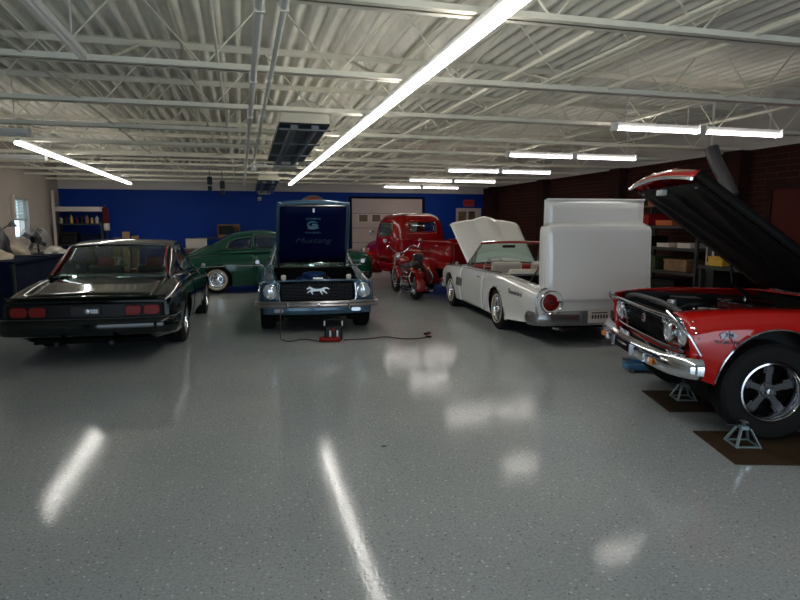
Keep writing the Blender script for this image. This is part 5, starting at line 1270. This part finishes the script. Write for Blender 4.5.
def small(name, label, cat, loc, d, mat, rz=0, grp=None, lidm=None):
    t = thing(name, label, cat, loc, rz, grp); MB().b2(-d[0]/2, d[0]/2, -d[1]/2, d[1]/2, 0, d[2]*.8).build('body', mat, t, bev=min(d)*.08); MB().b2(-d[0]/2-.004, d[0]/2+.004, -d[1]/2-.004, d[1]/2+.004, d[2]*.8, d[2]).build('lid', lidm or mat, t, bev=.004); return t
def bottle(label, loc, r, h, mat, grp):
    t = thing('bottle', label, 'bottle', loc, 0, grp); MB().lathe([(0, 0), (r, 0), (r, h*.65), (r*.35, h*.82), (r*.35, h*.9), (0, h*.9)], n=16).build('body', mat, t); MB().cyl((0, 0, h*.9), (0, 0, h), r*.4, 10).build('cap', 'black_plastic', t); return t
cols = ['cream_cloth', 'black_plastic', 'brass', 'dark_red_door', 'black_plastic', 'wood', 'brass', 'white_box']; cw = {'cream_cloth': 'cream', 'black_plastic': 'black', 'brass': 'brass-coloured', 'dark_red_door': 'dark red', 'wood': 'brown', 'white_box': 'white'}
ordn = ['first', 'second', 'third', 'fourth', 'fifth', 'sixth', 'seventh', 'eighth']
for k, c in enumerate(cols): bottle('%s container on the corner rack shelf, %s from the left' % (cw[c], ordn[k]), (-5.18+.14*k, 20.0, 1.67), .05, .20+.04*(k % 3), c, 'containers on the corner rack')
small('storage_box', 'dark storage box on the corner rack middle shelf, left one', 'box', (-4.98, 20.1, 1.05), (.45, .5, .36), 'black_plastic', grp='boxes on the corner rack'); small('storage_box', 'navy storage box on the corner rack middle shelf, right one', 'box', (-4.40, 20.1, 1.05), (.5, .5, .30), 'navy_cloth', grp='boxes on the corner rack')
t = thing('hanging_jacket', 'dark red and white garment hanging at the right side of the corner rack', 'garment', (-3.93, 19.85, 1.45)); MB().box((0, 0, .45), (.22, .12, .50), taper=.7).build('body', 'dark_red_door', t, bev=.04, seg=3); MB().box((.02, 0, .12), (.16, .11, .24)).build('lower_panel', 'white_box', t, bev=.03); MB().tube([V(0, 0, .70), V(0, .05, .76), V(-.06, .2, .74)], .008, 6).build('hook', 'grey_metal', t)
for k, (x, h, m, lb) in enumerate(((-3.55, 1.25, 'wood', 'left'), (-3.30, 1.42, 'cardboard', 'middle'), (-3.05, 1.30, 'wood', 'right'))):
    o = MB().box((0, 0, h/2), (.2, .04, h), RX(-5)).build('wooden_board', m, bev=.004); o.location = (x, 19.3-.03*k, .005); tag(o, 'upright brown board behind the black car roof, %s of three' % lb, 'board', 'upright brown boards')
# things behind the green car
t = small('cooler_box', 'white cooler box on the cabinet behind the green coupe nose', 'box', (-1.17, 17.0, 1.0), (.52, .36, .26), 'white_box', grp=None, lidm='white_box')
t = thing('tool_cabinet', 'dark cabinet behind the front of the green coupe', 'cabinet', (-1.3, 17.1, 0)); MB().b2(-.5, .5, -.3, .3, .05, 1.0).build('body', 'grey_metal', t, bev=.01)
for k in range(4): 
    o = MB().b2(-.47, .47, -.315, -.30, .10+.22*k, .30+.22*k).build('drawer', 'red_box', t, bev=.005); MB().b2(-.3, .3, -.335, -.32, .25+.22*k, .27+.22*k).build('handle', 'chrome', o)
for s in (-1, 1): MB().cyl((s*.4, -.2, .04), (s*.4, -.16, .04), .04, 12).build('caster', 'black_plastic', t)
t = thing('cardboard_box', 'brown open cardboard box against the blue wall above the green coupe', 'box', (-.38, 19.9, 1.22)); mb = MB(); mb.b2(-.34, .34, -.2, .2, 0, .02); mb.b2(-.34, .34, .18, .2, 0, .42); mb.b2(-.34, -.32, -.2, .2, 0, .42); mb.b2(.32, .34, -.2, .2, 0, .42); mb.b2(-.34, .34, -.2, -.18, 0, .10); mb.build('box_body', 'cardboard', t); MB().box((-.05, -.02, .21), (.42, .26, .34)).build('contents', 'black_plastic', t, bev=.03)
t = thing('back_table', 'grey table against the blue wall behind the green coupe', 'table', (-.3, 19.95, 0)); MB().b2(-1.1, 1.1, -.4, .4, 1.18, 1.22).build('table_top', 'shelf_grey', t)
for x in (-1, 1):
    for y in (-.35, .35): MB().b2(x*1.05-.03, x*1.05+.03, y-.03, y+.03, 0, 1.18).build('leg', 'shelf_grey', t)
small('orange_bin', 'small orange item beside the white cooler box', 'box', (-1.62, 16.95, 1.0), (.12, .12, .12), 'orange')
# ================================================================ right wall shelves and bench
SX = 7.95
t = rack('steel_shelving', 'dark steel shelving against the brick wall right of the white convertible', (SX, 9.75, 0), 1.9, .6, [.35, .78, 1.22, 1.62], rz=D(90))
for k, (y, z, d, m, lb) in enumerate(((10.3, 1.62, (.5, .3, .22), 'red_box', 'red flat case, left end of the top shelf of the steel shelving'), (9.7, 1.62, (.5, .45, .10), 'orange', 'low orange tray in the middle of the top shelf of the steel shelving'), (9.15, 1.62, (.3, .3, .18), 'black_plastic', 'black case, right end of the top shelf of the steel shelving'),
    (10.3, 1.22, (.4, .4, .2), 'black_plastic', 'black case on the second shelf of the steel shelving, left'), (9.75, 1.22, (.4, .34, .12), 'white_box', 'white flat box on the second shelf of the steel shelving, middle'), (9.2, 1.22, (.4, .34, .14), 'white_box', 'white flat box on the second shelf of the steel shelving, right'),
    (10.2, .78, (.4, .5, .25), 'green_box', 'green box on the third shelf of the steel shelving, left'), (9.4, .78, (.4, .6, .22), 'wood', 'brown box on the third shelf of the steel shelving, right'), (9.8, .35, (.4, .8, .25), 'black_plastic', 'long black box on the bottom shelf of the steel shelving'))):
    small('storage_box', lb, 'box', (SX-.05, y, z), (d[0], d[1], d[2]*(.6 if m == 'white_box' else 1)), m, grp='boxes on the steel shelving')
t = thing('wall_shelf', 'narrow shelf high on the brick wall holding red and orange cases', 'shelf', (XR-.25, 10.1, 2.0)); MB().b2(-.2, .24, -.9, .9, 0, .03).build('board', 'wood', t)
for y in (-.7, .7): MB().b2(-.15, .24, y-.015, y+.015, -.2, 0).build('bracket', 'shelf_grey', t)
small('tool_case', 'orange tool case on the high wall shelf, left one', 'case', (XR-.3, 10.5, 2.03), (.3, .7, .12), 'orange', grp='cases on the wall shelf'); small('tool_case', 'red tool case on the high wall shelf, right one', 'case', (XR-.3, 9.75, 2.03), (.3, .6, .10), 'red_box', grp='cases on the wall shelf')
t = thing('workbench', 'grey workbench by the brick wall behind the open red hood', 'workbench', (7.9, 7.6, 0)); MB().b2(-.4, .4, -1.0, 1.0, .90, .95).build('bench_top', 'shelf_grey', t)
for x in (-.35, .35):
    for y in (-.95, .95): MB().b2(x-.03, x+.03, y-.03, y+.03, 0, .9).build('leg', 'shelf_grey', t)
MB().b2(-.35, .35, -.95, .95, .25, .29).build('lower_shelf', 'shelf_grey', t)
small('tool_case', 'yellow tool case on the right workbench', 'case', (7.75, 8.35, .95), (.24, .32, .16), 'yellow'); small('tool_case', 'red tool case on the right workbench', 'case', (7.75, 7.45, .95), (.25, .42, .12), 'red_box'); small('storage_box', 'white small box on the right workbench', 'box', (7.7, 7.9, .95), (.2, .22, .10), 'white_box'); bottle('dark bottle on the right workbench', (7.7, 8.0, .95), .05, .26, 'black_plastic', None)
t = thing('wall_cabinet', 'narrow pale cabinet panel standing beside the steel shelving', 'cabinet', (8.0, 8.65, 0)); MB().b2(-.2, .2, -.1, .1, .95 if False else 0, 1.72).build('body', 'shelf_grey', t, bev=.01); o = MB().b2(-.215, -.2, -.09, .09, .9, 1.66).build('door', 'white_box', t, bev=.005); MB().b2(-.22, -.215, -.05, .05, 1.0, 1.5).build('panel', 'shelf_grey', o)
t = thing('exhaust_hose', 'grey ribbed exhaust hose hanging from the ceiling beside the brick wall', 'hose', (7.55, 8.15, 2.90)); pts = spline([(0, .35, 0), (.02, .25, -.25), (.08, .12, -.50), (.12, -.02, -.80)], 8)
MB().tube(pts, [.105+.008*(k % 2) for k in range(len(pts))], 16).build('duct', 'grey_duct', t, ang=80); MB().cyl((0, .35, -.04), (0, .35, .70), .02, 18).build('collar', 'pipe', t)
